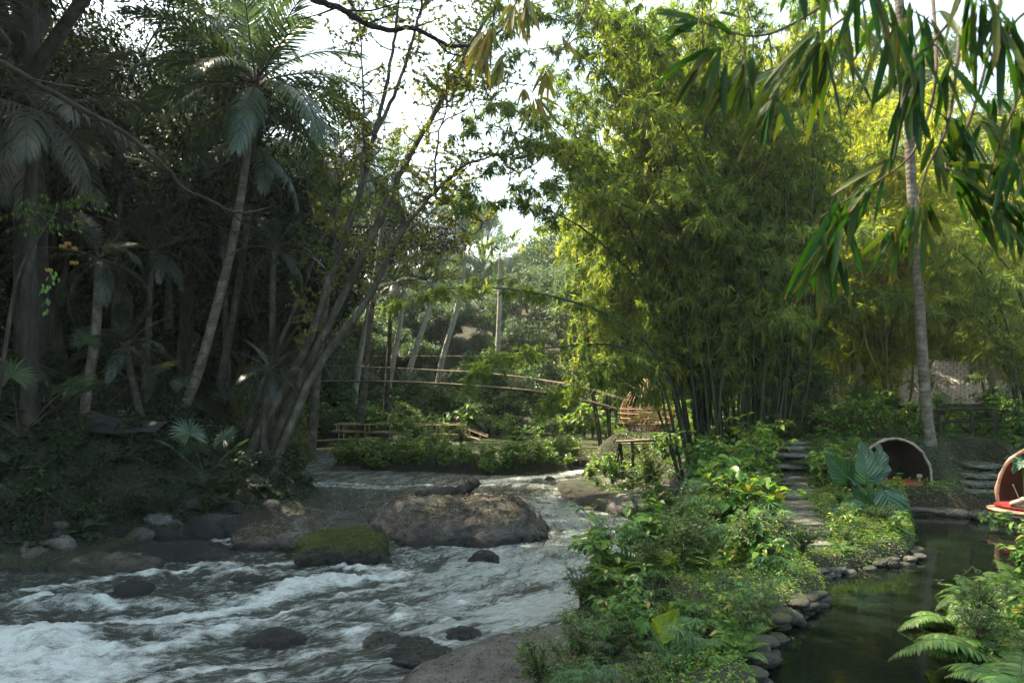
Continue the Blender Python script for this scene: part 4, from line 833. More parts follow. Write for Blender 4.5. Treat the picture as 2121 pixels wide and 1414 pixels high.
leaning_tree('slim grey trunk between the palm trunks and the forked grey tree',[([(500,960),(530,830),(590,690),(640,560),(690,440),(705,380)],.16,.08),([(690,440),(730,330),(745,240)],.05,.02)],31,32,.16,204)
# bare crooked limb reaching in from the frame edge and the one across the sky
def limb(name,label,pts,d0,d1,ra,rb,side=(),leaves_=0,seed=1,cat='branch'):
    r=np.random.default_rng(seed); n=len(pts); a=np.array([P(x,y,d0+(d1-d0)*i/(n-1)) for i,(x,y) in enumerate(pts)]); q=catmull(a,6); q[1:-1]+=r.normal(size=q[1:-1].shape)*.006
    b=q[0]; mb=MB(); mb.tube(q-b,np.linspace(ra,rb,len(q)),7)
    ends=[]
    for sp in side:
        s=catmull([P(x,y,d0+(d1-d0)*f) for x,y,f in sp],5); mb.tube(s-b,np.linspace(rb*1.1,rb*.35,len(s)),5); ends+=list(s[2:]-b)
    if leaves_:
        E=np.array(ends+list(q[4:]-b)); m=leaves_; i=r.integers(0,len(E),m)
        D=rdir_r(r,m,-.6,.6); L=r.uniform(.05,.11,m); mb.leaves(E[i]+r.normal(size=(m,3))*.05,D,UP+.5*r.normal(size=(m,3)),L,L*.5,1,rnd=r.random(m))
    return tag(mb.obj(name,[M['branch'],M['sparse_leaf']],None,True,b),label,cat)
limb('branch','long crooked bare branch reaching in front of the dark palms',[(-120,60),(0,128),(70,170),(150,215),(215,250),(290,300),(345,350),(385,395),(430,412),(480,438),(520,440),(560,430)],8,9,.034,.012,
  [((70,165,.1),(130,178,.15),(190,182,.2),(240,160,.2)),((150,215,.3),(155,260,.3),(130,300,.3),(100,303,.3)),((215,250,.4),(245,310,.4),(270,300,.42)),((480,438,.9),(500,460,.9),(520,470,.95),(560,492,1.)),((-20,40,.0),(20,90,.05),(10,125,.1))],0,3)
limb('branch','dark bare branch with scattered small leaves across the top of the sky',[(560,-60),(640,-5),(700,15),(760,50),(810,62),(855,58),(900,80),(940,96),(985,90),(1030,70),(1060,40)],12,13,.055,.018,
  [((720,22,.2),(770,22,.25),(820,8,.3),(860,5,.3)),((855,58,.5),(880,50,.55),(905,40,.55)),((900,80,.6),(930,110,.65),(980,118,.7),(1030,122,.8)),((700,15,.2),(660,30,.2),(620,40,.2)),((760,50,.4),(800,35,.45),(830,20,.5))],170,4)
# hanging vines
for k,(pts,d,lab) in enumerate([([(575,470),(572,560),(568,640),(560,720)],26,'thin bare vine hanging straight down beside the curved palm'),([(700,430),(690,490),(705,540),(690,600),(700,640)],27,'tangled pale vine on the forked grey tree'),([(66,540),(62,640),(55,720)],21,'spiny dark hanging stalk near the frame edge')]):
    q=catmull([P(x,y,d) for x,y in pts],6); q[1:-1]+=rng.normal(size=q[1:-1].shape)*.03; mb=MB(); mb.tube(q-q[0],.018,5); tag(mb.obj('vine',M['branch'],None,True,q[0]),lab,'vine')
# leafy bright green branch with yellow leaves low on the dark bank
mb=MB(); b=P(95,520,17)
for k in range(16):
    c=P(random.uniform(30,200),random.uniform(395,470),17)-b; e=np.array([random.choice([-1,1])*1.,.1,-.25]); q=catmull([c*[.3,1,.6],c,c+e*.55],4); mb.tube(q,.006,4,2,cap=False)
    for s in np.linspace(.25,1,13):
        p0=q[int(s*(len(q)-1))]
        for sd in(-1,1): mb.blade(p0,nrm([e[0]*.5,sd*.5,-.55]),UP,.13,.05,0,3,.4)
for px,py in ((140,500),(150,510),(130,505),(152,540),(98,555)):
    for s in range(6): mb.blade(P(px+random.uniform(-8,8),py,17)-b,nrm([.6*random.random(),-.4,-.6]),UP,.12,.05,1,3,.4)
for px,py in ((95,590),(100,630),(110,570)):
    for s in range(9): mb.blade(P(px+random.uniform(-10,10),py+random.uniform(-15,15),17)-b,nrm([random.uniform(-.5,.5),-.4,-.8]),UP,.13,.05,0,3,.4)
q=catmull([(-1.6,0,-6.5),(-1.0,0,-3.),(-.6,0,-.6),(0,0,.5),(.4,0,1.1)],6); mb.tube(q,np.linspace(.06,.012,len(q)),6,2)
tag(mb.obj('sapling',[M['shrub_leaf'],M['yellow_leaf'],M['bark_dark']],None,False,b),'slim sapling with bright green leaflets and a few yellow leaves','sapling')
# ================================================================ BAMBOO
def arch(h,reach,drop,wob,seed):
    r=np.random.default_rng(seed); t=np.linspace(0,1,7)
    x=reach*t**2.1; z=h*(t-drop*t**3.2); y=wob*t*t
    p=np.stack([x,y,z],1); p[1:-1]+=r.normal(size=(5,3))*.08; p[0]=(0,0,-.4); return p
SHAPES=[(17.5,2.2,.14,.6),(18.5,3.6,.2,-.8),(16.5,5.0,.28,.8),(16,6.8,.36,-.6),(14,8.2,.44,1.),(12.5,7.0,.42,-1.),(11,5.6,.42,.6),(9,5.0,.5,-.4),(7.5,3.6,.45,.3),(14,1.4,.1,.2)]
BAM=[bamboo(arch(h,re,dr,wo,300+i),.05,.34,300+i,dens=.95,lo=.2,twigL=1.15) for i,(h,re,dr,wo) in enumerate(SHAPES)]
def clump(name,label,c,n,rad,parts_of,az_mean,az_spread,choose,seed,group=None,sc=(.85,1.1)):
    r=random.Random(seed); z=h1(c[0],c[1]); t=thing(name,label,'bamboo',(c[0],c[1],z),0,group)
    for k in range(n):
        a=r.uniform(0,2*PI); q=math.sqrt(r.random()); x=math.cos(a)*rad[0]*q; y=math.sin(a)*rad[1]*q
        az=az_mean+r.gauss(0,az_spread) if az_spread<9 else r.uniform(0,2*PI)
        me=parts_of[r.choice(choose)]; s=r.uniform(*sc)
        e3=Euler((-.07*y+r.gauss(0,.035),.07*x+r.gauss(0,.035),0)).to_matrix()@Matrix.Rotation(az,3,'Z'); cu=link('culm',me[0],t,(x,y,h1(c[0]+x,c[1]+y)-z),e3.to_euler(),(s*(w:=r.uniform(.7,1.3)),s*w,s) if False else s); link('foliage',me[1],cu)
    return t
main=clump('bamboo_clump','huge dark green bamboo clump arching over the river beside the stone path',(7.35,25.6),34,(1.6,1.15),BAM,2.9,.95,[0,1,1,2,2,3,3,4,5,9],1)
# more culms of the same clump: to the other side and the short inner ones
r_=random.Random(4)
for k in range(38):
    x=r_.uniform(-1.7,1.8); y=r_.uniform(-1.2,1.2); v=r_.choice([0,0,9,9,1,2,6,8,8,7]); az=r_.choice([r_.gauss(0,.7),r_.gauss(PI,.8),r_.gauss(-PI/2,.9),r_.gauss(PI/2,.8)])
    cu=link('culm',BAM[v][0],main,(x,y,h1(7.35+x,25.6+y)-main.location.z),(Euler((-.07*y+r_.gauss(0,.035),.07*x+r_.gauss(0,.035),0)).to_matrix()@Matrix.Rotation(az,3,'Z')).to_euler(),r_.uniform(.8,1.05)); link('foliage',BAM[v][1],cu)
b=np.array(main.location)
for k,(pts,d0,d1,ra,tw,lo,dn) in enumerate([([(1440,960),(1390,800),(1330,700),(1230,640),(1100,605),(980,596),(880,605),(790,640)],25,25.,.055,.75,.3,.9),([(1420,940),(1380,820),(1340,745),(1270,715),(1180,716),(1090,728),(1010,750),(965,790)],24.5,23.5,.05,.8,.35,1.),
   ([(1420,960),(1350,820),(1290,790),(1210,790),(1150,815),(1120,860)],24.,23,.04,.8,.35,1.),([(1430,900),(1350,640),(1240,500),(1120,430),(1000,420),(930,440)],25.5,26,.05,.8,.3,.9),([(1440,900),(1330,560),(1220,380),(1100,290),(1000,265),(930,290)],26,27,.05,.9,.3,.9),
   ([(1420,980),(1380,870),(1365,800),(1300,740),(1220,770),(1180,830)],23.6,22.8,.04,.7,.4,1.),([(1450,900),(1380,420),(1290,210),(1190,110),(1080,110),(1010,170)],26,27,.05,.9,.35,1.),([(1470,900),(1400,300),(1300,60),(1180,-40),(1080,-30),(1000,40)],27,28,.05,.9,.4,1.),([(1440,900),(1350,480),(1230,330),(1110,300),(1010,350),(960,410)],26,27,.05,.9,.3,1.),([(1480,900),(1420,340),(1330,90),(1200,0),(1080,20),(990,110),(960,200)],29,31,.05,.9,.4,.9),([(1470,900),(1380,520),(1270,360),(1150,250),(1050,215),(970,250)],28,30,.05,.9,.35,.9),([(1460,900),(1390,360),(1280,130),(1150,30),(1060,60),(1010,110)],27,28,.05,.9,.4,1.)]):
    n=len(pts); q=np.array([P(x,y,d0+(d1-d0)*i/(n-1)) for i,(x,y) in enumerate(pts)]); q[0][2]=h1(q[0][0],q[0][1])-.3
    me=bamboo(q-b,ra,.33,400+k,dens=dn,lo=lo,twigL=tw); cu=link('culm',me[0],main); link('foliage',me[1],cu)
print('bamboo leaves per culm',[len(m[1].polygons) for m in BAM])
BAY=[]
for i,(h,re,dr,wo) in enumerate([(13,3.5,.3,.5),(11,5.0,.42,-.6),(14.5,2.2,.2,.4),(9,4.4,.48,.5)]):
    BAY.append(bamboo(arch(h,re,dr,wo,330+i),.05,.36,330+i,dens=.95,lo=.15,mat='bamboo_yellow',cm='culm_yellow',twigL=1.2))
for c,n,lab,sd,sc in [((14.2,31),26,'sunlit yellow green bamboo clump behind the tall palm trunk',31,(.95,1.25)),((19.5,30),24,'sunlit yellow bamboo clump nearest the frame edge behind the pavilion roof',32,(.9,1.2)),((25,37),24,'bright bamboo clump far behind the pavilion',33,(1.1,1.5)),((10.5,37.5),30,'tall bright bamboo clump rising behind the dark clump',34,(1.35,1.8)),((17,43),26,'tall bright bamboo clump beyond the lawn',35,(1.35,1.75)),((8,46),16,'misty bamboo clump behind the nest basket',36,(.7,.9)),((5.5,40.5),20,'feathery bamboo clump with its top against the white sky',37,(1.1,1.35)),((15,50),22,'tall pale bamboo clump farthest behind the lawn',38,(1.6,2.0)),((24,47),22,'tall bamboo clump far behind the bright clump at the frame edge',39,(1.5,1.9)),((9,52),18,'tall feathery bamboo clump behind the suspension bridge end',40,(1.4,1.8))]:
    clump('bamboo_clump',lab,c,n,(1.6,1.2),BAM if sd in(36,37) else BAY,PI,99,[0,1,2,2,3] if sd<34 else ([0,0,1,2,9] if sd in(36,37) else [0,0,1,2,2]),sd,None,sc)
for c,n,lab,sd in [((16.2,24.5),11,'shaded bamboo clump leaning over the wooden pod at the frame edge',41)]:
    clump('bamboo_clump',lab,c,n,(1.0,.8),BAM,2.6,.9,[5,6,7,8],sd,None,(.7,.95))
# ================================================================ TALL PALM, TREES AND BUSHES BEHIND THE POND
palm('coconut_palm','tall pale ringed palm trunk rising past the wooden pod, crown above the frame','palm tree',trunk([(1935,960),(1918,840),(1905,640),(1890,420),(1878,180),(1862,0),(1848,-160),(1840,-420)],22.5,23),.155,.115,coco,18,M['bark_palm'],size=1.1,seed=71)
GARD=[broad_tree(4.5,1.1,5200,.13,.38,M['broad_mid'],M['bark_dark'],131,(.3,.1),.2,2),broad_tree(3.2,1.3,4200,.11,.36,M['broad_mid'],M['bark_dark'],132,(-.2,.1),.16,2)]
for px,py,d,v,s,lab in [(1690,930,25.5,0,.7,'dense dark green bush tree beside the steps under the bamboo'),(1640,930,27,1,.9,'small dark tree in front of the slatted floor'),(1790,900,26.5,0,.5,'dark garden tree in front of the shingled roof'),(1960,900,26,1,.6,'small tree rooted beside the tall palm trunk'),(1840,880,29,1,.6,'small dark tree between the garden tree and the palm'),(2060,880,27.5,0,.45,'shaded tree behind the rustic rail fence')]:
    p=ground_at(px,py,d); tree('garden_tree',GARD[v],p[0],p[1],lab,'small trees behind the pond',s,cat='tree')
# ================================================================ LOW PLANTS
SH=[shrub_mesh('leafy_shrub',.8,.45,9,.16,.5,330,M['shrub_leaf'],501,segs=3),shrub_mesh('leafy_shrub',1.0,.5,10,.135,.48,420,M['shrub_leaf'],502,segs=3),shrub_mesh('leafy_shrub',.65,.5,9,.19,.52,240,M['shrub_leaf'],503,segs=3)]
FI=[shrub_mesh('fine_leaf_shrub',.75,.4,14,.075,.34,1100,M['fine_leaf'],511),shrub_mesh('fine_leaf_shrub',1.0,.45,15,.085,.32,1300,M['fine_leaf'],512),shrub_mesh('fine_leaf_shrub',.5,.4,12,.06,.4,800,M['fine_leaf'],513)]
FE=[fern_mesh('fern',13,.62,M['fern_leaf'],521),fern_mesh('fern',11,.8,M['fern_leaf'],522,.15,26),fern_mesh('fern',14,.5,M['fern_leaf'],523,.18,20,.8)]
SE=[sedge_mesh(531,10,.6),sedge_mesh(532,9,.75)]
EA=[ear_random('elephant_ear',7,.55,.36,[M['ear_mid'],M['ear_dark']],541),ear_random('elephant_ear',6,.42,.28,[M['ear_mid']],542)]
GR=[grass_mesh('grass_tuft',320,.32,.3,M['grass'],551),grass_mesh('grass_tuft',260,.22,.35,M['grass'],552)]
BIG=[shrub_mesh('large_leaf_shrub',1.1,.5,8,.25,.5,210,M['shrub_leaf'],504,segs=4),shrub_mesh('large_leaf_shrub',1.3,.6,9,.22,.48,260,M['shrub_leaf'],505,segs=4)]
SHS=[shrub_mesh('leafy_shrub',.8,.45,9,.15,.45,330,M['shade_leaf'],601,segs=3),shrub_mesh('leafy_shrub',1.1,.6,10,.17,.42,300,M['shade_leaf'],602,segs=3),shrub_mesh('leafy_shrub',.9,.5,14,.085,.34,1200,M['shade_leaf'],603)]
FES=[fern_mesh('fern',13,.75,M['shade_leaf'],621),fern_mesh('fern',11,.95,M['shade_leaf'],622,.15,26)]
KINDS={'shade_shrub':(SHS,'shrub','dark leafed shrub'),'shade_fern':(FES,'fern','dark fern'),'leafy_shrub':(SH,'shrub','leafy green shrub'),'fine_leaf_shrub':(FI,'shrub','dense fine leafed shrub'),'fern':(FE,'fern','green fern with spreading fronds'),'umbrella_sedge':(SE,'sedge','umbrella sedge with star shaped heads'),'elephant_ear':(EA,'elephant ear','young elephant ear plant'),'grass_tuft':(GR,'grass tuft','tuft of arching grass'),'large_leaf_shrub':(BIG,'shrub','shrub with large oval leaves')}
def put(kind,x,y,where,s=1.,v=None,dz=-.03,label=None,tilt=.08):
    ms,cat,ph=KINDS[kind]; me=ms[random.randrange(len(ms))] if v is None else ms[v]
    z=h1(x,y)
    o=link(kind.replace('shade_shrub','leafy_shrub').replace('shade_fern','fern'),me,None,(x,y,z+dz),(random.gauss(0,tilt),random.gauss(0,tilt),random.uniform(0,6.28)),s)
    return tag(o,label or ph+' '+where,cat,None if label else kind.replace('shade_','dark ').replace('_',' ')+'s '+where)
PATHC=np.array([(5.35,14.3),(5.75,16),(6.3,18),(6.95,20),(7.6,21.8),(8.3,23.4)])
def pathd(x,y):
    d=9e9
    for a,b in zip(PATHC[:-1],PATHC[1:]):
        e=b-a; t=min(1,max(0,((x-a[0])*e[0]+(y-a[1])*e[1])/(e@e))); d=min(d,math.hypot(x-a[0]-e[0]*t,y-a[1]-e[1]*t))
    return d
random.seed(77)
cnt={}
def scatter(n,xr,yr,cond,wh,kinds,sr,mind,maxn=999):
    pts=[]; tries=0
    while len(pts)<n and tries<n*60:
        tries+=1; x=random.uniform(*xr); y=random.uniform(*yr)
        if not cond(x,y): continue
        if any((x-a)**2+(y-b)**2<mind*mind for a,b in pts): continue
        pts.append((x,y)); k=random.choices([k for k,_ in kinds],[w for _,w in kinds])[0]
        put(k,x,y,wh(x,y) if callable(wh) else wh,random.uniform(*sr)*(.62 if y<8.6 else (.8 if y<10.5 else 1)))
    return pts
dR=lambda x,y:float(sdf(RIVER,np.array([x]),np.array([y]))[0]); dP=lambda x,y:float(sdf(POND,np.array([x]),np.array([y]))[0])
def slab(x,y):
    return (x-.25)*(x-.25)/4.2+(y-10.6)**2/6.5<.6 or x<.35+.10*(y-8) 
vis=lambda x,y:((x-1.8)/.55)**2+((y-8.0)/1.5)**2>1 and ((x-3.1)/.7)**2+((y-11.7)/.8)**2>1 and not(y>11.0 and 1590<x/y*F+CX<1738)
nearbank=lambda x,y:vis(x,y) and dR(x,y)>.15 and dP(x,y)>.14 and not slab(x,y) and pathd(x,y)>.42 and x<.62*y
scatter(95,(.6,4.6),(7.2,13.6),lambda x,y:nearbank(x,y) and x<4.7,lambda x,y:'at the near river edge' if dR(x,y)<1.1 else ('along the pond wall' if dP(x,y)<1. else 'crowding the near bank'),[('fine_leaf_shrub',4),('fern',6),('leafy_shrub',1.8),('umbrella_sedge',3),('grass_tuft',2.5),('elephant_ear',1.2)],(.6,1.0),.22)
scatter(96,(1.5,7.),(13.4,23.8),lambda x,y:nearbank(x,y) and x<5.2+(y-14)*.28,lambda x,y:'at the bend of the river' if dR(x,y)<1.2 else ('bordering the stone path' if pathd(x,y)<1.1 else 'between the river and the path'),[('leafy_shrub',3.5),('large_leaf_shrub',2.5),('fine_leaf_shrub',3),('fern',4),('umbrella_sedge',2.5),('grass_tuft',2.5),('elephant_ear',1.5)],(.75,1.2),.42)
scatter(58,(5.4,10),(13.2,21.5),lambda x,y:nearbank(x,y) and x>5.5+(y-14.3)*.3 and dP(x,y)>.25,lambda x,y:'along the curving pond edge' if dP(x,y)<.9 else 'between the path and the pond',[('fern',5),('leafy_shrub',3),('fine_leaf_shrub',3),('grass_tuft',2),('elephant_ear',1.)],(.34,.6),.34)
scatter(74,(7.5,18),(19.6,28),lambda x,y:dP(x,y)>.5 and pathd(x,y)>.5 and not(8.6<x<11.3 and 19<y<23.3) and not(11.0<x<14 and 18.6<y<24.5),lambda x,y:'on the slope behind the wooden pods' if y<23 else 'in the shade behind the pond',[('fern',4),('leafy_shrub',4),('fine_leaf_shrub',4),('large_leaf_shrub',1.5)],(.8,1.3),.6)
scatter(34,(4.4,10),(22.6,30),lambda x,y:dR(x,y)>.5 and pathd(x,y)>.5 and not(3.<x<5.6 and y<27.5),'in the shade under the bamboo clump',[('fine_leaf_shrub',4),('fern',4),('leafy_shrub',2)],(.8,1.3),.5)
scatter(60,(2.2,8.5),(27.5,37),lambda x,y:dR(x,y)>.7 and x>2.6+.2*max(0,31-y),'on top of the pale rock ledge',[('fine_leaf_shrub',4),('grass_tuft',3),('leafy_shrub',3)],(.7,1.2),.5)
# bottom corner by the pond
scatter(34,(4.6,9.5),(6.6,13.5),lambda x,y:dP(x,y)>.25 and x<.66*y and y>6.8,'in the corner beside the pond',[('leafy_shrub',3),('fine_leaf_shrub',3),('fern',3)],(.8,1.15),.42)
for k in range(26):
    x=random.uniform(.05,1.9); y=random.uniform(8.0,10.9)
    if x<.05+.18*(y-8): continue
    put(random.choice(['fine_leaf_shrub','fine_leaf_shrub','fern','umbrella_sedge','grass_tuft']),x,y,'rooted along the bare rock slab',random.uniform(.55,.85),dz=.12)
BF=[fern_mesh('fern',9,1.15,M['fern_leaf'],561,.15,34,.75,True),fern_mesh('fern',8,1.0,M['fern_leaf'],562,.15,32,.6,True)]
for k,(px,py,d,v,rz,s,lab) in enumerate([(2060,1330,8.6,0,2.6,1.0,'large arching fern hanging over the pond from the corner'),(2130,1270,10.6,1,2.2,1.25,'large fern with long fronds reaching over the dark pond'),(1985,1440,7.3,1,1.2,.75,'fern at the very corner with short bright fronds'),(2115,1420,7.7,0,.4,.8,'bushy fern pressed against the frame corner'),(1985,1300,10.4,0,2.9,.8,'fern with bright drooping fronds at the pond end of the corner planting'),(2050,1260,11.3,1,2.2,.85,'fern standing behind the bright drooping fern by the pond'),(2100,1230,12.2,0,1.0,.8,'farthest fern of the corner planting beside the dark pond'),(2075,1375,9.0,1,1.7,.8,'fern in the thick of the corner planting')]):
    p=P(px,py,d); p[2]=max(h1(p[0],p[1]),.75); tag(link('fern',BF[v],None,p,(0,0,rz),s),lab,'fern')
# elephant ears
p=P(1388,1335,9.7); g=h1(p[0],p[1])
def ears(px,py,d,leaves_,mats,label,stalk=.014):
    b=P(px,py,d); b[2]=h1(b[0],b[1]); ls=[]
    for (ax,ay,ad),(tx,ty,td),L,W,mi,tl in leaves_:
        c=P(ax,ay,ad); t=P(tx,ty,td); e=t-c; ls.append((c-b,e,np.array(tl,float),L,W,mi))
    tag(link('elephant_ear',ear_plant_mesh('elephant_ear',ls,mats,stalk),None,b),label,'elephant ear')
ears(1400,1390,9.2,[((1372,1305,9.2),(1412,1248,9.0),.40,.31,0,(-.45,-1,.35)),((1335,1290,9.4),(1320,1320,9.3),.2,.2,1,(0,-.7,.8))],[M['ear_bright'],M['ear_mid']],'elephant ear plant with one big upright yellow green leaf')
ears(1500,1270,12.2,[((1440,1205,12.2),(1400,1215,12.),.38,.30,0,(0,-.6,.9)),((1480,1200,12.6),(1520,1190,12.3),.42,.34,0,(0,-.5,1)),((1540,1205,12.4),(1580,1210,12.2),.4,.34,0,(.1,-.5,1)),((1390,1235,12),(1380,1250,11.8),.3,.24,0,(-.2,-.6,.9)),((1520,1225,12.),(1525,1245,11.8),.36,.3,0,(0,-.8,.7)),((1590,1265,11.6),(1600,1285,11.5),.26,.2,0,(.2,-.8,.7))],[M['ear_mid']],'broad leafed plant with flat bright green leaves on the near bank')
ears(1800,1085,17.2,[((1797,985,17.2),(1795,930,17.2),.92,.66,0,(0,-1,.15)),((1750,985,17.5),(1722,948,17.3),.82,.62,0,(-.45,-.8,.4)),((1815,975,17.6),(1830,935,17.7),.85,.6,0,(.35,-.8,.3)),((1838,1030,16.9),(1853,1070,16.7),.95,.70,0,(.0,-.8,.6)),((1775,1050,16.7),(1720,1052,16.4),.95,.42,0,(0,-.45,.9)),((1790,1040,17),(1765,1010,16.8),.7,.3,0,(-.6,-.6,.1)),((1735,1110,15.6),(1722,1128,15.4),.36,.3,1,(-.2,-.7,.7)),((1760,1095,15.8),(1775,1110,15.6),.3,.26,1,(.2,-.7,.7))],[M['ear_dark'],M['ear_bright']],'giant elephant ear plant with wavy dark leaves in front of the wooden pod',.035)
ears(2125,985,16.5,[((2118,955,16.3),(2100,970,16.2),.4,.32,0,(-.3,-.7,.6))],[M['ear_dark']],'elephant ear leaf in front of the red wooden pod')
# plants on the boulders
for px,py,d,s,k,lab in [(880,1075,20.9,.8,'fern','fern growing out of the litter on the big boulder'),(640,1130,18.0,.3,'fern','small fern at the corner of the mossy boulder'),(700,1140,17.9,.33,'leafy_shrub','seedling with bright leaves on the mossy boulder'),(735,1145,17.8,.28,'fern','small fern hanging on the face of the mossy boulder')]:
    o=put(k,0,0,'',s,0,label=lab); o.location=P(px,py,d)
pp,nn_=surf_samples(mossb,9000,-.1,.16); kk=(nn_[:,2]>.45)|(rng.random(len(pp))<.5*sst(.16,.42,pp[:,2])); pp=pp[kk]; nn_=nn_[kk]; d=nrm(nn_+.7*rng.normal(size=pp.shape)-UP*.3*(nn_[:,2:3]<.5)); mb=MB(); mb.leaves(pp,d,rdir(len(pp)),rng.uniform(.03,.10,len(pp)),rng.uniform(.009,.02,len(pp)),droop=.4)
tag(mb.obj('moss',M['moss_tuft']),'olive moss growing over the square boulder','moss',kind='stuff')
# shaded bank undergrowth
random.seed(99)
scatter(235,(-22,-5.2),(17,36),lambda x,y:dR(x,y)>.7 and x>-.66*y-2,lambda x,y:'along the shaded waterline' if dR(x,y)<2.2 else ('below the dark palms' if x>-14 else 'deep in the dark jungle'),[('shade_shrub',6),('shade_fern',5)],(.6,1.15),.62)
# far island and far bank
scatter(75,(-8.6,3.4),(34.3,42),lambda x,y:.05<dR(x,y)<1.3 and y<39.5,'edging the island',[('fine_leaf_shrub',3),('leafy_shrub',5),('large_leaf_shrub',2),('grass_tuft',1)],(.62,.95),.36)
scatter(16,(-8,-2.),(37,43),lambda x,y:dR(x,y)>.6 and x<-4+(y-37)*.3,'on the island around the footbridge',[('fine_leaf_shrub',4),('leafy_shrub',4)],(.8,1.2),.7)
scatter(60,(-14,16),(48,52),lambda x,y:dR(x,y)>.4,'at the edge of the far bank',[('fine_leaf_shrub',3),('leafy_shrub',3),('large_leaf_shrub',2)],(1.2,2.0),.9)
scatter(36,(3,12),(36,46),lambda x,y:dR(x,y)>.4 and x>3+ (y-36)*1.0,'around the nest basket',[('fine_leaf_shrub',3),('leafy_shrub',3)],(1.1,1.8),.7)
# overgrown cliff corner
cl=rock('overgrown_cliff','dark overgrown cliff corner hung with creepers at the bend','cliff',(-10.2,33.4,1.6),(1.35,1.5,2.9),81,M['darkrock'],0,npl=9,lo=.9,amp=.06,sub=5)
pp,nn_=surf_samples(cl,11000,-1.,-.1); off=nn_*(.06+.35*np.abs(fbm(pp[:,0]*1.3,pp[:,1]*1.3,pp[:,2]*1.1,3)))[:,None]*rng.random((len(pp),1)); mb=MB(); mb.leaves(pp+off,nrm(nn_*.6-UP*.8+.4*rng.normal(size=pp.shape)),nn_+.4*rng.normal(size=pp.shape),rng.uniform(.08,.2,len(pp)),rng.uniform(.04,.09,len(pp)))
mb.obj('creeper',M['creeper_leaf'],None); o=bpy.data.objects['creeper']; o.parent=cl; o.matrix_parent_inverse=Matrix.Translation(cl.location).inverted()
# ground cover (too many leaves to count)
def cover(name,label,mat,n,xr,yr,cond,L,kind='leaf',up=.5,ratio=.45,zoff=.0):
    x=rng.uniform(*xr,n*3); y=rng.uniform(*yr,n*3); k=cond(x,y); x=x[k][:n]; y=y[k][:n]; m=len(x)
    z=H(x,y)+zoff; nz=.5+.5*fbm(x*.9,y*.9,2.,3)
    if kind=='leaf':
        hh=rng.random(m)**1.6*.3*nz; D=rdir(m,-.4,.6); mb=MB(); mb.leaves(np.stack([x,y,z+hh],1),D,upn(m,.5),L*rng.uniform(.6,1.3,m),L*ratio*rng.uniform(.7,1.2,m),droop=.2)
    else:
        D=nrm(np.array([0,0,1.])+.45*rng.normal(size=(m,3))); mb=MB(); mb.leaves(np.stack([x,y,z-.01],1),D,rdir(m),L*rng.uniform(.5,1.4,m)*(.5+nz*.7),.012*rng.uniform(.7,1.4,m)*(1+L),0,.4,.1,.3)
    return tag(mb.obj(name,mat),label,'ground cover',kind='stuff')
VR=lambda x,y:sdf(RIVER,x,y); VP=lambda x,y:sdf(POND,x,y)
def vpath(x,y):
    d=np.full(x.shape,9e9)
    for a,b in zip(PATHC[:-1],PATHC[1:]):
        e=b-a; t=np.clip(((x-a[0])*e[0]+(y-a[1])*e[1])/(e@e),0,1); d=np.minimum(d,np.hypot(x-a[0]-e[0]*t,y-a[1]-e[1]*t))
    return d
vs=lambda x,y:~(((x-.25)**2/4.2+(y-10.6)**2/6.5<.62)|(x<.35+.10*(y-8)))
cover('ground_cover','low creeping leaves covering the near bank','',0,(0,1),(0,1),lambda x,y:x<0,.05) if False else None
cover('ground_cover','low leafy creepers filling the bank between river and pond',M['shrub_leaf'],48000,(.5,10.5),(7,24),lambda x,y:(VR(x,y)>.1)&(VP(x,y)>.0)&vs(x,y)&(vpath(x,y)>.3)&(x<.6*y+.5),.055)
cover('grass','short grass and herbs fringing the stone path',M['grass'],22000,(1.5,10.5),(11,24),lambda x,y:(VR(x,y)>.25)&(VP(x,y)>.05)&vs(x,y)&(vpath(x,y)>.26),.13,'grass')
cover('ground_cover','green creepers covering the ground under the bamboo platform',M['fine_leaf'],16000,(2.4,13),(26,41),lambda x,y:(VR(x,y)>.7)&(x>2.6+.2*np.maximum(0,31-y)),.13)
cover('ground_cover','dark low leaves covering the slope behind the pond',M['fine_leaf'],24000,(6.5,20),(18,31),lambda x,y:(VP(x,y)>.02)&(vpath(x,y)>.45)&(x<.68*y),.09)
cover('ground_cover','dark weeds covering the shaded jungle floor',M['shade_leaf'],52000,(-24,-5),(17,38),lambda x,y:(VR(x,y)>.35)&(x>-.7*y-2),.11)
cover('grass','short mown lawn grass on the island',M['grass'],26000,(-7,8),(35,50),lambda x,y:(VR(x,y)>.25),.13,'grass')
cover('grass','sunlit lawn grass beyond the pavilion',M['grass'],26000,(5,30),(32,52),lambda x,y:(VR(x,y)>1.)&(x<.72*y),.22,'grass')
# ================================================================ BUILT THINGS
def pole(mb,a,b,r,mi=0,sag=0.,knots=True):
    a=np.asarray(a,float); b=np.asarray(b,float); n=max(4,int(np.linalg.norm(b-a)/.35)*2); t=np.linspace(0,1,n+1)[:,None]
    q=a+(b-a)*t; q[:,2]-=sag*4*(t*(1-t))[:,0]; rr=np.full(n+1,r)
    if knots: rr[::2]*=1.12
    mb.tube(q,rr,7,mi)
def part(name,parent,mat,*poles,origin=None,smooth=True):
    mb=MB(); o=np.array(parent.location)
    for a,b,r in poles: pole(mb,np.asarray(a)-o,np.asarray(b)-o,r)
    return mb.obj(name,mat,parent,smooth)
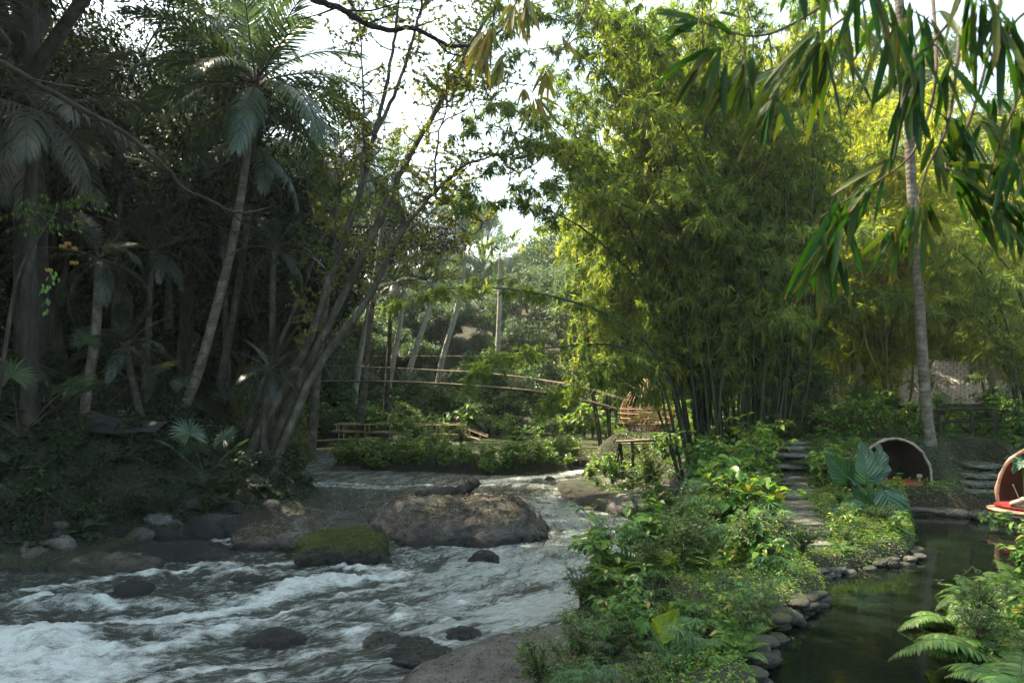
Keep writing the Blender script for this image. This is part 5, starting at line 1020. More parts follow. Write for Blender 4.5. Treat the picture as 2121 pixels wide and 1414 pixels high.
# --- long bamboo footbridge behind the bush
d=47.5; t=thing('footbridge','long bamboo footbridge on posts with a sloping ramp at its end','footbridge',P(830,895,d))
off=np.array([0,1.1,0])
mb=MB(); o=np.array(t.location)
for dy in (0,.35,.7,1.05):
    pole(mb,P(685,894,d)+[0,dy,0]-o,P(818,897,d)+[0,dy,0]-o,.06); pole(mb,P(812,897,d)+[0,dy,0]-o,P(966,903,d)+[0,dy,0]-o,.065); pole(mb,P(962,903,d)+[0,dy,0]-o,P(998,914,d-.5)+[0,dy,0]-o,.06)
for k in range(60):
    u=k/59; a=P(685+281*u,894+9*u,d)-o; mb.box(a+[0,.52,.06],(.07,.6,.012),None,0,jit=.01)
mb.obj('deck',M['old_bamboo_pole'],t,True)
for dy,yy in ((0,0),(1.1,-1)):
    part('handrail',t,M['cut_bamboo'],(P(690,879+yy,d)+[0,dy,0],P(822,878+yy,d)+[0,dy,0],.035)); part('handrail',t,M['cut_bamboo'],(P(845,880+yy,d)+[0,dy,0],P(966,880+yy,d)+[0,dy,0],.035)); part('handrail',t,M['cut_bamboo'],(P(954,884+yy,d)+[0,dy,0],P(1010,905+yy,d-.5)+[0,dy,0],.032))
for x,y0,y1 in [(697,879,896),(702,878,921),(712,878,921),(756,879,900),(765,879,898),(808,878,919),(863,880,903),(904,880,903),(913,880,903),(956,884,903),(965,880,905),(973,887,908),(995,897,915)]:
    part('post',t,M['cut_bamboo'],(P(x,y1,d),P(x,y0,d),.04))
for x in (852,859,878,890): part('post',t,M['bark_dark'],(P(x,912,d-.3),P(x-3,882,d-.3),.045))
rock('stone_pier','grey stone pier carrying the posts of the long footbridge','stone pier',P(707,926,d),(.42,.4,.28),91,M['greyrock'],sub=4,npl=6,lo=.9)
# --- near footbridge over the side channel
d0,d1=42,43; t=thing('footbridge','simple bamboo pole footbridge crossing the side channel low over the water','footbridge',P(720,925,42))
part('beam',t,M['cut_bamboo'],(P(575,938,d0),P(812,921,d1),.075)); part('beam',t,M['cut_bamboo'],(P(580,936,d0+.5),P(812,919,d1+.5),.07))
part('handrail',t,M['old_bamboo_pole'],(P(590,916,d0),P(770,907,d1),.05))
part('brace',t,M['old_bamboo_pole'],(P(768,906,d1),P(842,921,d1),.03)); part('brace',t,M['old_bamboo_pole'],(P(778,905,d1+.3),P(835,918,d1+.3),.03)); part('post',t,M['old_bamboo_pole'],(P(770,972,42.6),P(769,905,42.6),.035))
rock('boulder','tall dark boulder streaked with water under the end of the pole footbridge','boulder',P(790,950,41.5)-[0,0,.1],(1.25,1.0,.95),63,M['darkrock'],npl=8,lo=.9,amp=.05,planes=[(0,0,1,.8)])
# --- short bridge at the lawn
d=37.5; t=thing('footbridge','short bamboo bridge with one thick yellow beam over the white chute','footbridge',P(1215,950,d))
part('beam',t,M['cut_bamboo'],(P(1156,948,d),P(1285,951,d-.5),.085)); part('beam',t,M['cut_bamboo'],(P(1156,947,d+.6),P(1285,950,d+.1),.085))
part('handrail',t,M['cut_bamboo'],(P(1172,929,d),P(1280,926,d-.5),.045))
for x in (1203,1225,1247): part('post',t,M['cut_bamboo'],(P(x-1,958,d),P(x,926,d),.04))
# --- arched suspension bridge
DP=[(560,798),(630,791),(700,788.5),(800,789),(900,793),(1000,800),(1100,809),(1200,827),(1300,853)]; nD=len(DP)
def bd(u): return 47-11*u
deck=catmull([P(x,y,bd(i/(nD-1))) for i,(x,y) in enumerate(DP)],12); rail=catmull([P(x,y,bd(i/(nD-1))) for i,(x,y) in enumerate([(560,757),(630,756),(700,756.5),(800,761),(900,766),(1000,772),(1100,784),(1200,801),(1300,830)])],12)
t=thing('suspension_bridge','slender arched bamboo suspension bridge with netting between the banks','bridge',deck[40]); o=np.array(t.location); back=np.array([.25,1.0,0])
mb=MB()
for k in range(len(deck)*3):
    u=k/(len(deck)*3-1)*(len(deck)-1); i=min(int(u),len(deck)-2); c=deck[i]+(deck[i+1]-deck[i])*(u-i)+back*.5-o; j=random.uniform(-.08,.08)
    mb.tube([c-back*(.55+j),c+back*.5],.022,5,0)
mb.tube(deck-o-[0,0,.07],.028,6,1); mb.tube(deck+back-o-[0,0,.07],.028,6,1)
mb.obj('deck',[M['old_bamboo_pole'],M['bark_dark']],t,True)
for bk in (0,1):
    mb=MB(); mb.tube(rail+back*bk-o,.022,6); mb.obj('handrail',M['old_bamboo_pole'],t,True)
for i in range(4,len(deck)-4,9):
    for bk in (0,1):
        mb=MB(); a=deck[i]+back*bk-o
        for dx in (-.55,-.2,.2,.6):
            j=min(len(rail)-1,max(0,i+int(round(dx*1.6)))); mb.tube([a,rail[j]+back*bk-o+[dx*.35,0,0]],.022,5)
        mb.obj('brace',M['old_bamboo_pole'],t,True)
mb=MB()
for k in range(len(deck)*4):
    u=k/(len(deck)*4-1)*(len(deck)-1); i=min(int(u),len(deck)-2); f=u-i; a=deck[i]*(1-f)+deck[i+1]*f-o
    for s in(-1,1):
        j=np.clip(u+s*1.0,0,len(deck)-1.001); q=int(j); b=rail[q]*(1-(j-q))+rail[q+1]*(j-q)-o; mb.tube([a,b],.0035,3,cap=False)
netm=noisemat('green_netting',[(.03,.09,.07),(.04,.12,.10)],3,.7,0); mb.obj('netting',netm,t)
mb=MB(); q=catmull([P(560,739,50),P(800,737,50),P(1050,737,48),P(1330,733,44)],8); mb.tube(q-q[0],.012,4); tag(mb.obj('cable',M['old_bamboo_pole'],None,True,q[0]),'thin straight cable stretched above the suspension bridge','cable')
# --- hanging nest basket
d=31.; top=P(1338,784,d); c=P(1340,848,d); R=.98; t=thing('nest_basket','hanging bamboo nest basket shaped like an onion under the arching bamboo','basket',P(1340,892,d)); o=np.array(t.location)
prof=[(.0,.12),(.55,.0),(.8,.12),(.97,.42),(1.02,.75),(.93,1.1),(.68,1.45),(.33,1.75),(.1,2.02)]
pr=catmull([(a,0,b) for a,b in prof],4)
for k in range(18):
    a=k*2*PI/18+.1; mb=MB(); mb.tube(np.stack([pr[:,0]*math.cos(a),pr[:,0]*math.sin(a),pr[:,2]],1),.016,5); mb.obj('rib',M['red_rattan'] if k%3 else M['cut_bamboo'],t,True)
def rad_at(z): return float(np.interp(z,pr[4:,2],pr[4:,0]))
for z,rr_ in ((.3,.02),(.5,.022),(.68,.022),(.86,.02),(1.5,.014)):
    a=np.linspace(0,2*PI,37); q=rad_at(z)+.02; mb=MB(); mb.tube(np.stack([q*np.cos(a),q*np.sin(a),0*a+z],1),rr_,6); mb.obj('ring',M['red_rattan'],t,True)
mb=MB()
for z in np.linspace(.02,.29,9):
    a=np.linspace(0,2*PI,29); q=np.interp(z,pr[:17,2][4:],pr[:17,0][4:]); q=rad_at(z) if z>.05 else .7; mb.tube(np.stack([q*np.cos(a),q*np.sin(a),0*a+z],1),.016,4)
for k in range(46):
    a=k*2*PI/46; q1=rad_at(.3); mb.tube([(q1*math.cos(a),q1*math.sin(a),.3),(.85*q1*math.cos(a+.14),.85*q1*math.sin(a+.14),.12),(.6*math.cos(a+.1),.6*math.sin(a+.1),.0)],.018,4,cap=False)
mb.obj('woven_floor',M['dark_rattan'],t)
mb=MB()
for k in range(30):
    a=k*2*PI/30; q1=rad_at(.5); s=1 if k%2 else -1; mb.tube([(q1*math.cos(a),q1*math.sin(a),.3),(q1*math.cos(a+.3*s),q1*math.sin(a+.3*s),.68)],.011,4,cap=False)
mb.obj('lattice',M['red_rattan'],t)
mb=MB(); mb.tube([(0,0,1.95),(.02,.1,3.2),(.2,.3,5.2)],.02,5); mb.obj('rope',M['twig'],t,True)
# --- bamboo platform under the nest
d=29.5; t=thing('bamboo_platform','rickety bamboo platform on thin crossed legs under the nest basket','platform',P(1320,975,d)); o=np.array(t.location)
part('deck',t,M['old_bamboo_pole'],(P(1276,915,d),P(1345,911,d),.05),(P(1276,914,d+.8),P(1400,913,d+.8),.045),(P(1285,919,d+.2),P(1375,917,d+.2),.03),(P(1300,906,d+.1),P(1338,915,d+.1),.035),(P(1330,911,d+.5),P(1400,914,d+.5),.03))
for a,b in [((1265,980),(1283,918)),((1277,980),(1284,918)),((1284,918),(1289,980)),((1286,918),(1293,978)),((1308,912),(1310,975)),((1311,912),(1313,975)),((1382,915),(1384,960))]: part('leg',t,M['bark_dark'],(P(*a,d),P(*b,d),.03))
part('crosspiece',t,M['old_bamboo_pole'],(P(1291,960,d),P(1315,957,d),.03))
rock('footing_stone','dark block of stone under one leg of the bamboo platform','stone',P(1289,983,d),(.14,.14,.16),92,M['darkrock'],sub=3,npl=5,lo=.95); rock('footing_stone','squared stone block under the straight leg of the platform','stone',P(1314,980,d),(.22,.2,.18),93,M['greyrock'],sub=3,npl=5,lo=.95)
# --- wooden pods
def pod(name,label,loc,rz,Rx,Rz,depth,th,inner,rimm,wob=.02,fl=.55):
    t=thing(name,label,'pod',loc,rz); n=40; a=np.linspace(-.42,PI+.42,n)
    seg=9
    def arc(r,yy,k): return np.stack([(Rx*k-r)*np.cos(a),np.full(n,yy),Rz*.3+(Rz*k-r)*np.sin(a)*1.0],1)
    mb=MB()
    for r,flip in ((0,0),(th,1)):
        V=np.concatenate([arc(r,depth*j/seg,1-.32*(j/seg)**2) for j in range(seg+1)]); i=np.arange(seg)[:,None]*n+np.arange(n-1)[None]
        f=np.stack([i,i+1,i+n+1,i+n],-1).reshape(-1,4); mb.add(V,f[:,::-1] if flip else f,flip)
    e=arc(0,depth,.68); cc=np.array([[0,depth,Rz*.3]]); i=np.arange(n-1); mb.add(np.concatenate([e,cc]),np.stack([i,i+1,np.full(n-1,n)],1),1)
    mb.obj('shell',[M['bark_grey'],inner],t,True)
    mb=MB(); mid=(arc(0,0,1)+arc(th,0,1))/2; q=mid+rng.normal(size=mid.shape)*wob*.3; mb.tube(q,th*.72*(1+.1*rng.normal(size=n)),8); mb.obj('rim',rimm,t,True)
    return t
redm=noisemat('red_cushion_cloth',[(.22,.02,.02),(.34,.035,.03),(.42,.06,.045)],2.5,.85,.2,30)
woodin=noisemat('reddish_wood',[(.05,.016,.008),(.11,.036,.016),(.18,.065,.03)],2.2,.55,.35,12,stretch=(3,1,.5)); darkin=noisemat('dark_wood_lining',[(.018,.013,.01),(.04,.03,.022)],2,.8,.3,9,stretch=(3,1,1)); rimw=noisemat('worn_wood_rim',[(.13,.10,.075),(.26,.22,.175),(.38,.34,.28)],5,.8,.5,20); rimt=noisemat('tan_wood_rim',[(.24,.14,.08),(.42,.27,.17),(.55,.40,.28)],5,.7,.5,20)
def disc(mb,cx,cy,cz,rx,ry,h,mi=0,n=36,round_=.3):
    a=np.arange(n)*2*PI/n; rings=[]
    for rr,zz in ((1-round_*.3,0),(1,h*.3),(1,h*.7),(1-round_*.3,h)): rings.append(np.stack([cx+rx*rr*np.cos(a),cy+ry*rr*np.sin(a),np.full(n,cz+zz)],1))
    V=np.concatenate(rings+[np.array([[cx,cy,cz+h*1.05]])]); f=[[r*n+i,r*n+(i+1)%n,(r+1)*n+(i+1)%n,(r+1)*n+i] for r in range(3) for i in range(n)]; mb.add(V,f,mi); mb.add(V,[[3*n+i,3*n+(i+1)%n,4*n] for i in range(n)],mi)
pb=P(1853,1012,20.9); t=pod('wooden_pod','dark hollow wooden pod with pale arched rim and red cushion by the pond',pb,-.22,.90,1.02,1.5,.05,darkin,rimw)
mb=MB(); disc(mb,.0,.45,-.06,.88,.85,.10); mb.obj('base',rimt,t,True)
mb=MB(); disc(mb,.02,.5,.045,.80,.75,.12); mb.obj('cushion',redm,t,True)
mb=MB(); disc(mb,-.35,.35,.17,.22,.16,.10,0,20,1.); tag(mb.obj('pillow',noisemat('grey_pillow',[(.25,.25,.25),(.4,.4,.39)],3,.9,.1),t,True))
bl=MB(); a=np.linspace(0,1,9); 
for rr_,z0,z1 in ((.035,0,.09),(.075,.10,.2)): disc(bl,0,0,z0,rr_,rr_,z1-z0,0,16,1.)
lp_=bl.obj('skull_ornament',noisemat('yellowed_bone',[(.3,.24,.12),(.5,.42,.24)],8,.7,.2),None,True); R3=Matrix.Rotation(-.22,3,'Z'); lp_.location=Vector(pb)+R3@Vector((.66,.25,.17)); tag(lp_,'yellowed skull shaped ornament standing on the red cushion in the pod','ornament')
pc=P(2165,1060,17.6); t=pod('wooden_pod','reddish brown wooden pod with tan rim cut off by the frame edge',pc,-.75,.95,1.12,1.3,.06,woodin,rimt)
mb=MB(); disc(mb,-.1,-.05,-.1,.98,.75,.07); disc(mb,-.12,-.05,-.02,1.0,.78,.07); mb.obj('base',rimt,t,True)
mb=MB(); disc(mb,-.08,.0,.06,.9,.7,.09); mb.obj('cushion',redm,t,True)
R4=Matrix.Rotation(-.75,3,'Z')
def knot():
    mb=MB(); u=np.linspace(0,2*PI,40); mb.tube(np.stack([.17*np.cos(u),.06*np.sin(2*u),.08+.05*np.sin(u)],1),.055,10); mb.tube(np.stack([.12*np.cos(u)+.16,.1*np.sin(u),.14+.03*np.cos(2*u)],1),.045,10)
    return mb
o=knot().obj('knot_cushion',noisemat('pinkish_tan_cloth',[(.35,.2,.14),(.5,.32,.24)],6,.9,.2),None,True); o.location=Vector(P(2115,1050,16.75)); tag(o,'tan knotted cushion lying on the red pod cushion','cushion')
mb=MB(); mb.tube([P(2098,1003,16.7)-P(2111,1032,16.7),(0,0,0)],.010,5); o=mb.obj('stick',M['cut_bamboo'],None,True,P(2111,1032,16.7)); tag(o,'thin orange stick leaning beside the knotted cushion','stick')
# --- stones at the pond rim
for k,(px,py,d,w,h,lab) in enumerate([(1905,1052,19.6,.42,.10,'flat grey rim stone half under leaves at the pod'),(1950,1056,19.4,.36,.11,'flat grey rim stone in the middle of the row of three'),(1991,1062,19.2,.42,.12,'smooth grey rim stone at the end of the row of three by the steps'),(2046,1066,18.6,.36,.13,'rounded pale stone at the foot of the steps'),(2072,1074,18.3,.42,.13,'second pale stone overlapping its neighbour below the steps'),(2100,1081,18.0,.45,.12,'long pale stone with a light end over the pond'),(2140,1078,17.9,.42,.15,'rounded grey stone at the frame edge above the pond')]):
    rock('rim_stone',lab,'stone',P(px,py,d),(w,.28,h),600+k,M['cobble'],random.uniform(-.15,.1),'flat stones rimming the pond',sub=4,npl=0,amp=.02,freq=.8,planes=[(0,0,1,.9)])
# --- stone steps and fence
for k,(px,py,d,w) in enumerate([(2045,1037,19.9,.52),(2033,1019,20.5,.5),(2028,1001,21.1,.5),(2026,984,21.7,.5),(2027,962,22.5,.55)]):
    c=P(px,py,d); sl=rock('stone_step',['lowest grey stone step above the pond stones','second stone step from the pond','middle stone step of the mossy flight','fourth stone step from the pond','top stone step with a wide flat slab'][k],'step',c-[0,0,.0],(w*.95,.36 if k<4 else .6,.085),610+k,M['step_stone'],random.uniform(-.06,.06),'stone steps climbing from the pond',sub=4,npl=0,amp=.012,planes=[(0,0,1,.6),(1,0,0,.9),(-1,0,0,.9),(0,-1,0,.9),(0,1,0,.9),(0,0,-1,.9)],sharp=40.)
    rb=rock('step_riser','dark rubble riser under stone step '+['nearest the pond','second in the flight','in the middle','fourth in the flight','at the top'][k],'riser',c+[0,.12,-.16],(w*.8,.3,.16),640+k,M['darkrock'],0,'rubble risers of the pond steps',sub=3,npl=6,lo=.95,amp=.05)
t=thing('rail_fence','rustic fence of crooked grey rails behind the steps','fence',P(2010,925,24)); 
for a,b,r_ in [((1935,878),(2072,872),.035),((1958,905),(2075,900),.03),((1940,850),(2110,852),.04)]:
    mb=MB(); q=catmull([P(*a,24)-np.array(t.location),(P(*a,24)+P(*b,24.5))/2+[0,0,.06]-np.array(t.location),P(*b,24.5)-np.array(t.location)],6); mb.tube(q,r_,7); mb.obj('rail',M['branch'],t,True)
for x in (1945,2012,2060): part('post',t,M['bark_dark'],(P(x+5,945,24.2),P(x,845,24.2),.05))
# --- stone path
PS=[(1664,1108,.36),(1668,1098,.40),(1668,1086,.42),(1668,1075,.42),(1664,1063,.44),(1668,1053,.46),(1668,1043,.42),(1672,1033,.36),(1668,1022,.42),(1670,1012,.46),(1668,1003,.40),(1664,994,.48),(1660,985,.46),(1658,977,.5),(1652,969,.5),(1650,962,.5)]
for k,(px,py,w) in enumerate(PS):
    u=k/(len(PS)-1); d=14.4+u*9.2; c=P(px,py,d); c[2]=h1(c[0],c[1])+.02; c[0]=float(np.interp(c[1],PATHC[:,1],PATHC[:,0]))+random.uniform(-.04,.04)
    pos='at the overgrown near end of the path' if k<4 else ('in the middle of the path' if k<10 else 'near the dark steps under the bamboo')
    rock('flagstone','flat uneven flagstone '+pos,'flagstone',c,(w*1.02,.27,.07),660+k,M['flagstone'],random.uniform(-.12,.12),'flagstones '+pos,sub=4,npl=0,amp=.02,freq=1.1,planes=[(0,0,1,.6),(1,.2,0,.88),(-1,.1,0,.9),(.1,-1,0,.86),(0,1,0,.9)],sharp=40.)
for k,(px,py,d) in enumerate([(1625,951,24.6),(1622,940,25.2),(1620,930,25.8)]):
    rock('stone_step',['lowest dark step','middle dark step','top dark step'][k]+' at the end of the flagstone path','step',P(px,py,d),(.75,.3,.09),690+k,M['step_stone'],0,'dark steps under the bamboo',sub=4,npl=0,amp=.015,planes=[(0,0,1,.6),(1,0,0,.9),(-1,0,0,.9),(0,-1,0,.9)],sharp=40.)
# --- dry stone walls of the pond
def wall(label,path,n,zt,w):
    path=np.asarray(path,float); q=catmull(path,8); s=np.concatenate([[0],np.cumsum(np.linalg.norm(np.diff(q,axis=0),axis=1))]); t=thing('pond_wall',label,'stone wall',(q[0][0],q[0][1],PZ)); o=np.array(t.location)
    for lay,(zz,hh) in enumerate(((.0,.10),(zt*.6,.07),(zt,.055))):
        for k in range(n):
            if random.random()<.45: continue
            u=(k+.5*(lay%2)+random.uniform(-.2,.2))/n*s[-1]; x=np.interp(u,s,q[:,0]); y=np.interp(u,s,q[:,1]); L=s[-1]/n*.58; i=min(len(q)-2,int(np.searchsorted(s,u))); dd=q[i+1]-q[i] if i+1<len(q) else q[-1]-q[-2]; a=math.atan2(dd[1],dd[0])
            link('stone',rock_mesh('stone',(L*random.uniform(.9,1.15),w*random.uniform(.9,1.1),hh),700+lay*40+k,M['wallstone'],sub=3,npl=7,lo=.86,amp=.06,planes=[(0,0,1,.75)]),t,(x-o[0]+random.uniform(-.07,.07),y-o[1]+random.uniform(-.05,.05),zz-random.uniform(0,.06)),(0,0,a))
wall('low dry stone wall with pale top stones holding the near bank above the pond',[(2.3,7.3),(2.62,8.5),(3.25,10.0),(4.0,11.1),(4.55,11.75)],19,.2,.13)
wall('curved mossy stone edging below the ferns at the far side of the pond',[(4.95,13.0),(5.7,13.5),(6.6,13.95),(7.2,14.35),(7.7,15.2)],17,.12,.10)
# --- pavilion with shingled roof, thatched roof, slatted floor, tarp, woven fence
shm,nt,out=newmat('weathered_wood_shingle'); br=N(nt,'ShaderNodeTexBrick'); uv=N(nt,'ShaderNodeUVMap'); mp=N(nt,'ShaderNodeMapping'); mp.inputs['Scale'].default_value=(1,1,1)
br.inputs['Scale'].default_value=1.; br.inputs['Brick Width'].default_value=.03; br.inputs['Row Height'].default_value=.06; br.inputs['Mortar Size'].default_value=.0022
for k,c in (('Color1',(.22,.18,.155,1)),('Color2',(.30,.25,.215,1)),('Mortar',(.085,.07,.06,1))): br.inputs[k].default_value=c
nt.links.new(uv.outputs[0],mp.inputs[0]); nt.links.new(mp.outputs[0],br.inputs['Vector']); b=N(nt,'ShaderNodeBsdfPrincipled',Roughness=.9); nt.links.new(br.outputs[0],b.inputs['Base Color']); bp=N(nt,'ShaderNodeBump',Strength=.4,Distance=.03); nt.links.new(br.outputs['Fac'],bp.inputs['Height']); bp.invert=True; nt.links.new(bp.outputs[0],b.inputs['Normal']); nt.links.new(b.outputs[0],out.inputs[0])
t=thing('pavilion','open pavilion with long sweeping weathered shingle roof behind the pond','pavilion',P(1900,900,35)); o=np.array(t.location)
nu,nv=24,8; V=[];U=[]
for j in range(nv+1):
    v=j/nv
    for i in range(nu+1):
        u=i/nu; eave=P(1655+ (2330-1655)*u, np.interp(u,[0,.1,.3,.55,.75,1],[868,852,838,836,838,800]),33.5+1.5*u); ridge=P(1755+(2230-1755)*u,np.interp(u,[0,.3,.6,1],[735,742,752,735]),38.5); w=v**.8
        V.append(eave*(1-w)+ridge*w-[0,0,.35*math.sin(PI*v)]-o); U.append((u,v))
V=np.array(V); i=(np.arange(nv)[:,None]*(nu+1)+np.arange(nu)[None]); f=np.stack([i,i+1,i+nu+2,i+nu+1],-1).reshape(-1,4)
mb=MB(); mb.add(V,f,0,None,U); Vb=V-[0,0,.14]; mb.add(Vb,f[:,::-1],1)
bd_=[(k,k+1) for k in range(nu)]; mb.add(np.concatenate([V[:nu+1],Vb[:nu+1]]),[[k+1,k,nu+1+k,nu+2+k] for k in range(nu)],1)
W2=V.copy(); W2[:,1]=2*(38.5-o[1])-W2[:,1]; mb.add(W2,f[:,::-1],0,None,U); mb.obj('roof',[shm,M['bark_dark']],t,True)
for x,d_ in ((1690,35),(1800,35.2),(1930,35.6),(2070,36),(2180,36),(1760,41),(2000,41.5)): part('post',t,M['bark_dark'],((P(x,900,d_)*[1,1,0]+[0,0,h1(*P(x,900,d_)[:2])-.1]),P(x,815,d_),.09))
mb=MB(); c=P(1900,880,37.5)-o; zf=h1(*P(1900,880,37.5)[:2])-o[2]; 
for k in range(40): mb.box((c[0]-7.5+k*.38,c[1],zf+.12),(.17,2.6,.04),None,0,jit=.006)
mb.obj('floor',M['red_rattan'],t)
t=thing('thatched_hut','small hut with pale thatched roof glimpsed high through the bamboo','hut',P(1815,660,52)); o=np.array(t.location)
mb=MB(); apex=P(1815,600,52)-o; n=26; a=np.arange(n)*2*PI/n; rings=[np.stack([rr_*np.cos(a)*1.0,rr_*np.sin(a),np.full(n,zz)],1) for rr_,zz in ((1.9,-.15),(1.9,0),(1.2,.75),(.5,1.6),(.05,2.1))]; V=np.concatenate(rings); mb.add(V,[[r*n+i,r*n+(i+1)%n,(r+1)*n+(i+1)%n,(r+1)*n+i] for r in range(4) for i in range(n)]); mb.obj('roof',noisemat('pale_thatch',[(.2,.16,.10),(.38,.32,.22),(.5,.43,.3)],3,.95,.8,30,stretch=(1,1,.2)),t)
zg=h1(o[0],o[1])-o[2]; mb=MB(); mb.tube([(0,0,zg-.2),(0,0,.1)],1.25,16); mb.obj('wall',M['old_bamboo_pole'],t,True)
t=thing('slatted_gate','fan of reddish slats glowing in sun behind the dark steps','gate',P(1655,905,28.5)); o=np.array(t.location); mb=MB()
for k in range(9):
    a=P(1636+k*7,905-k*1.5,28.5)-o; b2=P(1655+k*9,868-k*2,29.2)-o; mb.tube([a,b2],.035,6)
mb.obj('slats',M['red_rattan'],t,True); part('beam',t,M['red_rattan'],(P(1632,908,28.5),P(1706,893,28.6),.045)); part('beam',t,M['red_rattan'],(P(1650,869,29.1),P(1735,851,29.3),.045))
mb=MB(); c=P(262,905,24.5); nu=14; V=[];U=[]
for j in range(nu+1):
    for i in range(nu+1):
        u,v=i/nu,j/nu; V.append((-1.1+2.3*u+.2*v,1.5*v-.75,.62*(1-abs(2*v-1))**.8*(1-.45*u)-.12*math.sin(PI*u)*math.sin(PI*v)+.03*math.sin(9*u+5*v))); U.append((u,v))
i=np.arange(nu)[:,None]*(nu+1)+np.arange(nu)[None]; mb.add(V,np.stack([i,i+1,i+nu+2,i+nu+1],-1).reshape(-1,4),0,None,U)
tp=mb.obj('tarp',noisemat('grey_tarp',[(.015,.015,.015),(.03,.03,.029)],1.5,.7,.3),None,True); c[2]=h1(c[0],c[1])+.22; tp.location=c; tag(tp,'sagging grey tarp pitched as a low tent under the dark palms','tarp')
t=thing('bamboo_fence','low woven bamboo fence panel half lost in shade on the dark bank','fence',P(345,990,25)); o=np.array(t.location)
for k in range(7): part('rail',t,M['old_bamboo_pole'],(P(302,984+k*4.2,25.2),P(392,976+k*4.2,25.2),.022))
for x in (306,330,360,388): part('stake',t,M['bark_dark'],(P(x,1018,25.3),P(x,976,25.3),.03))
# ================================================================ BAMBOO SPRAYS HANGING CLOSE TO THE CAMERA
def spray(label,d,twig,fans,seed,mat='near_bamboo',w=.021,group='bamboo sprays hanging close overhead'):
    r=np.random.default_rng(seed); tw=catmull([P(x,y,d+dd) for x,y,dd in twig],6); b=tw[0]; mb=MB(); mb.tube(tw-b,np.linspace(.006,.002,len(tw)),5,1)
    for (x,y),n,ang,spr,lpx in fans:
        n=int(n*1.8)
        c=P(x,y,d+r.normal()*.06)-b; j=np.argmin(np.linalg.norm(tw-b-c,axis=1)); s=tw[j]-b
        if np.linalg.norm(s-c)>.01: mb.tube(catmull([s,(s+c)/2+[0,0,.012],c],4),np.linspace(.003,.0016,9),4,1)
        for k in range(n):
            a=math.radians(ang+(k-(n-1)/2)/max(1,(n-1))*spr+r.normal()*11); L=lpx*.72/F*d*r.uniform(.55,1.2)
            D=nrm([math.cos(a),r.normal()*.35,-math.sin(a)]); nv=nrm([r.normal()*.5,-1+r.normal()*.5,r.normal()*.5+.25])
            mb.blade(c+r.normal(size=3)*.012,D,nv,L,w*r.uniform(.7,1.15)*d/2.3,0,8,.35,([0,.04,.2,.45,.75,.93,1],[.12,.35,.9,1,.8,.35,.02]),.13,twist=r.normal()*.5)
    return tag(mb.obj('bamboo_spray',[M[mat],M['twig']],None,True,b),label,'bamboo branch',group)
spray('bamboo spray dangling behind the slanting leaves',2.5,[(2200,100,.1),(2130,250,0),(2090,420,0)],[((2130,330),5,84,44,190),((2090,300),4,100,40,170),((2080,440),4,70,40,170)],14)
# angles: 0 = to the right in the picture plane, 90 = down, 180 = to the left
spray('bamboo spray whose leaves reach farthest out over the dark clump',2.3,[(1800,-60,.1),(1660,40,0),(1560,75,0),(1450,45,0)],[((1440,48),4,172,40,110),((1480,30),2,20,30,90),((1480,100),5,128,40,190),((1500,140),4,118,30,230),((1560,120),5,112,36,190),((1545,170),3,100,24,150),((1600,150),4,118,30,180)],1)
spray('bamboo spray with a wide fan of leaves beside the outermost spray',2.2,[(1850,-60,.1),(1770,20,0),(1700,80,0),(1610,210,0)],[((1690,70),6,112,44,230),((1720,90),4,100,30,240),((1640,130),4,112,36,190),((1600,200),4,105,40,190),((1755,30),4,92,30,240)],2)
spray('bamboo spray hanging straight down along the top of the picture',2.0,[(1780,-120,.1),(1800,-30,0),(1830,40,0),(1850,120,0)],[((1650,-40),3,100,20,170),((1780,-40),4,95,30,230),((1830,0),4,88,30,230),((1850,60),4,92,36,220),((1700,-50),3,98,26,200)],3)
spray('bamboo spray fanning out in front of the tall palm trunk',2.2,[(2010,-90,.1),(1980,20,0),(1930,90,0),(1890,140,0),(1850,330,0)],[((1905,118),6,120,50,190),((1900,130),4,80,44,200),((1960,130),4,78,34,180),((1880,20),4,90,36,170),((1930,30),3,90,30,190)],4)
spray('dark bamboo spray in the top corner of the picture',1.9,[(2220,-120,.1),(2150,0,0),(2100,50,0),(2060,140,0)],[((2090,40),5,86,40,240),((2050,0),5,92,40,220),((2010,-10),4,90,30,210),((2110,80),5,80,36,220),((2000,60),3,70,24,190)],5)
spray('bamboo spray with a pale rolled leaf under the palm front fan',2.3,[(1930,-40,.2),(1940,130,0),(1925,230,0),(1880,330,0),(1760,410,0),(1700,450,0)],[((1840,330),3,125,30,190),((1790,390),5,122,30,210),((1745,425),6,108,50,230),((1700,480),6,104,56,190),((1690,520),4,95,40,190),((1735,520),4,88,34,170)],6)
spray('bamboo spray with broad leaves hanging lowest of the middle group',2.25,[(1990,60,.1),(1965,250,0),(1920,350,0),(1890,450,0)],[((1890,430),5,98,44,190),((1905,420),4,80,30,200),((1860,470),4,112,36,160),((1945,300),5,80,50,180),((1970,250),4,66,36,190),((1880,200),3,95,40,210)],7)
spray('bamboo spray with leaves slanting down to the frame edge',2.3,[(2080,-40,.1),(2030,180,0),(1980,320,0),(1955,345,0)],[((1960,350),4,32,36,230),((1990,380),5,52,40,220),((2010,330),4,60,30,200),((2040,250),4,62,30,190),((2000,280),4,85,40,180),((2060,200),3,72,30,180)],8)
spray('bamboo spray along the frame edge above the slanting leaves',2.2,[(2170,60,.1),(2110,200,0),(2060,330,0),(2040,420,0)],[((2110,230),4,75,40,170),((2060,340),4,44,30,210),((2050,420),4,60,36,190),((2110,420),4,70,40,180),((2100,330),4,100,40,170)],9)
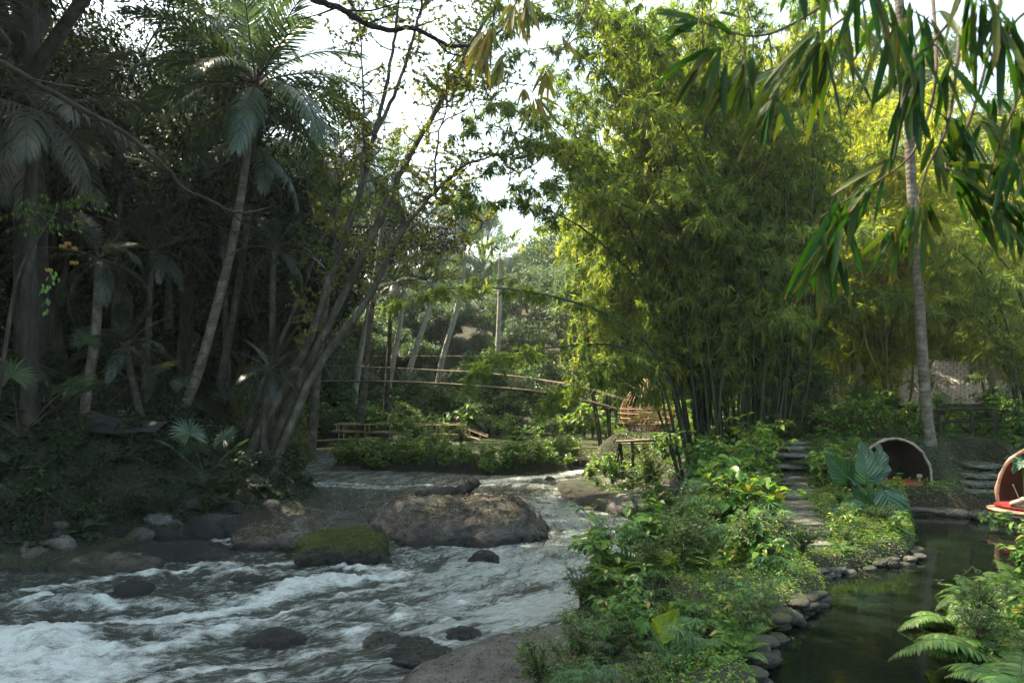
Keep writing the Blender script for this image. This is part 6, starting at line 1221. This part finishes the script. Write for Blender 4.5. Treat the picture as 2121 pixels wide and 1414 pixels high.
spray('fading yellowish bamboo spray hanging in front of the sky gap',4.6,[(1160,-80,.1),(1080,-10,0),(1040,60,0),(985,120,0)],[((1060,10),5,98,50,110),((1020,60),6,102,44,110),((1000,110),5,105,40,90),((1090,-5),5,80,36,120),((1040,120),4,98,40,90),((1000,70),4,110,30,110)],10,'old_bamboo',.013,'bamboo sprays hanging over the river')
spray('small drooping bamboo spray in front of the bright bamboo',4.6,[(1250,-60,.2),(1190,60,0),(1140,140,0),(1100,190,0)],[((1165,70),2,60,50,90),((1130,145),5,92,50,80),((1085,185),3,80,50,50),((1110,205),4,60,70,80)],11,'old_bamboo',.013,'bamboo sprays hanging over the river')
# ================================================================ AIR, LIGHT, CAMERA
HAZE=.0004
m,nt,out=newmat('river_haze'); pv=N(nt,'ShaderNodeVolumePrincipled',Density=HAZE,Anisotropy=.45); pv.inputs['Color'].default_value=(.86,.95,.93,1); nt.links.new(pv.outputs[0],out.inputs['Volume'])
mb=MB(); mb.box((0,125,28),(160,155,33)); tag(mb.obj('haze',m),'pale morning haze over the river valley','haze',kind='stuff')
az=math.radians(-58); el=math.radians(57)
S=Vector((math.sin(az)*math.cos(el),math.cos(az)*math.cos(el),math.sin(el)))
L=bpy.data.lights.new('sun','SUN'); L.energy=5.0; L.angle=math.radians(.5); L.color=(1,.86,.66); lo=bpy.data.objects.new('sun',L); COL.objects.link(lo); lo.rotation_euler=(-S).to_track_quat('-Z','Y').to_euler(); lo.location=(0,0,60)
w=bpy.data.worlds.new('World'); scene.world=w; w.use_nodes=True; nt=w.node_tree; bg=nt.nodes['Background']; sk=nt.nodes.new('ShaderNodeTexSky'); sk.sky_type='NISHITA'; sk.sun_disc=False; sk.sun_elevation=el; sk.sun_rotation=az; sk.air_density=1.; sk.dust_density=2.5; sk.ozone_density=1.
nt.links.new(mixc(nt,1.0,sk.outputs[0],(1.0,.95,.76),'MULTIPLY'),bg.inputs[0]); bg.inputs[1].default_value=.15
cam=bpy.data.cameras.new('camera'); co=bpy.data.objects.new('camera',cam); COL.objects.link(co); co.location=(0,0,CAMZ); co.rotation_euler=(PI/2,0,0)
cam.sensor_width=36; cam.lens=F/2121*36; cam.shift_y=(HY-707)/2121; cam.clip_end=1000; cam.clip_start=.05
cam.dof.use_dof=True; cam.dof.focus_distance=22; cam.dof.aperture_fstop=5.6
scene.camera=co
vs_=scene.view_settings; vs_.view_transform='Standard'; vs_.look='None'; vs_.exposure=EXPOSURE; vs_.gamma=1
c=scene.cycles; c.max_bounces=8; c.diffuse_bounces=5; c.glossy_bounces=3; c.transmission_bounces=3; c.volume_bounces=1; c.transparent_max_bounces=4; c.sample_clamp_indirect=4.; c.caustics_reflective=False; c.caustics_refractive=False; c.use_denoising=True; c.use_adaptive_sampling=True; c.adaptive_threshold=.02
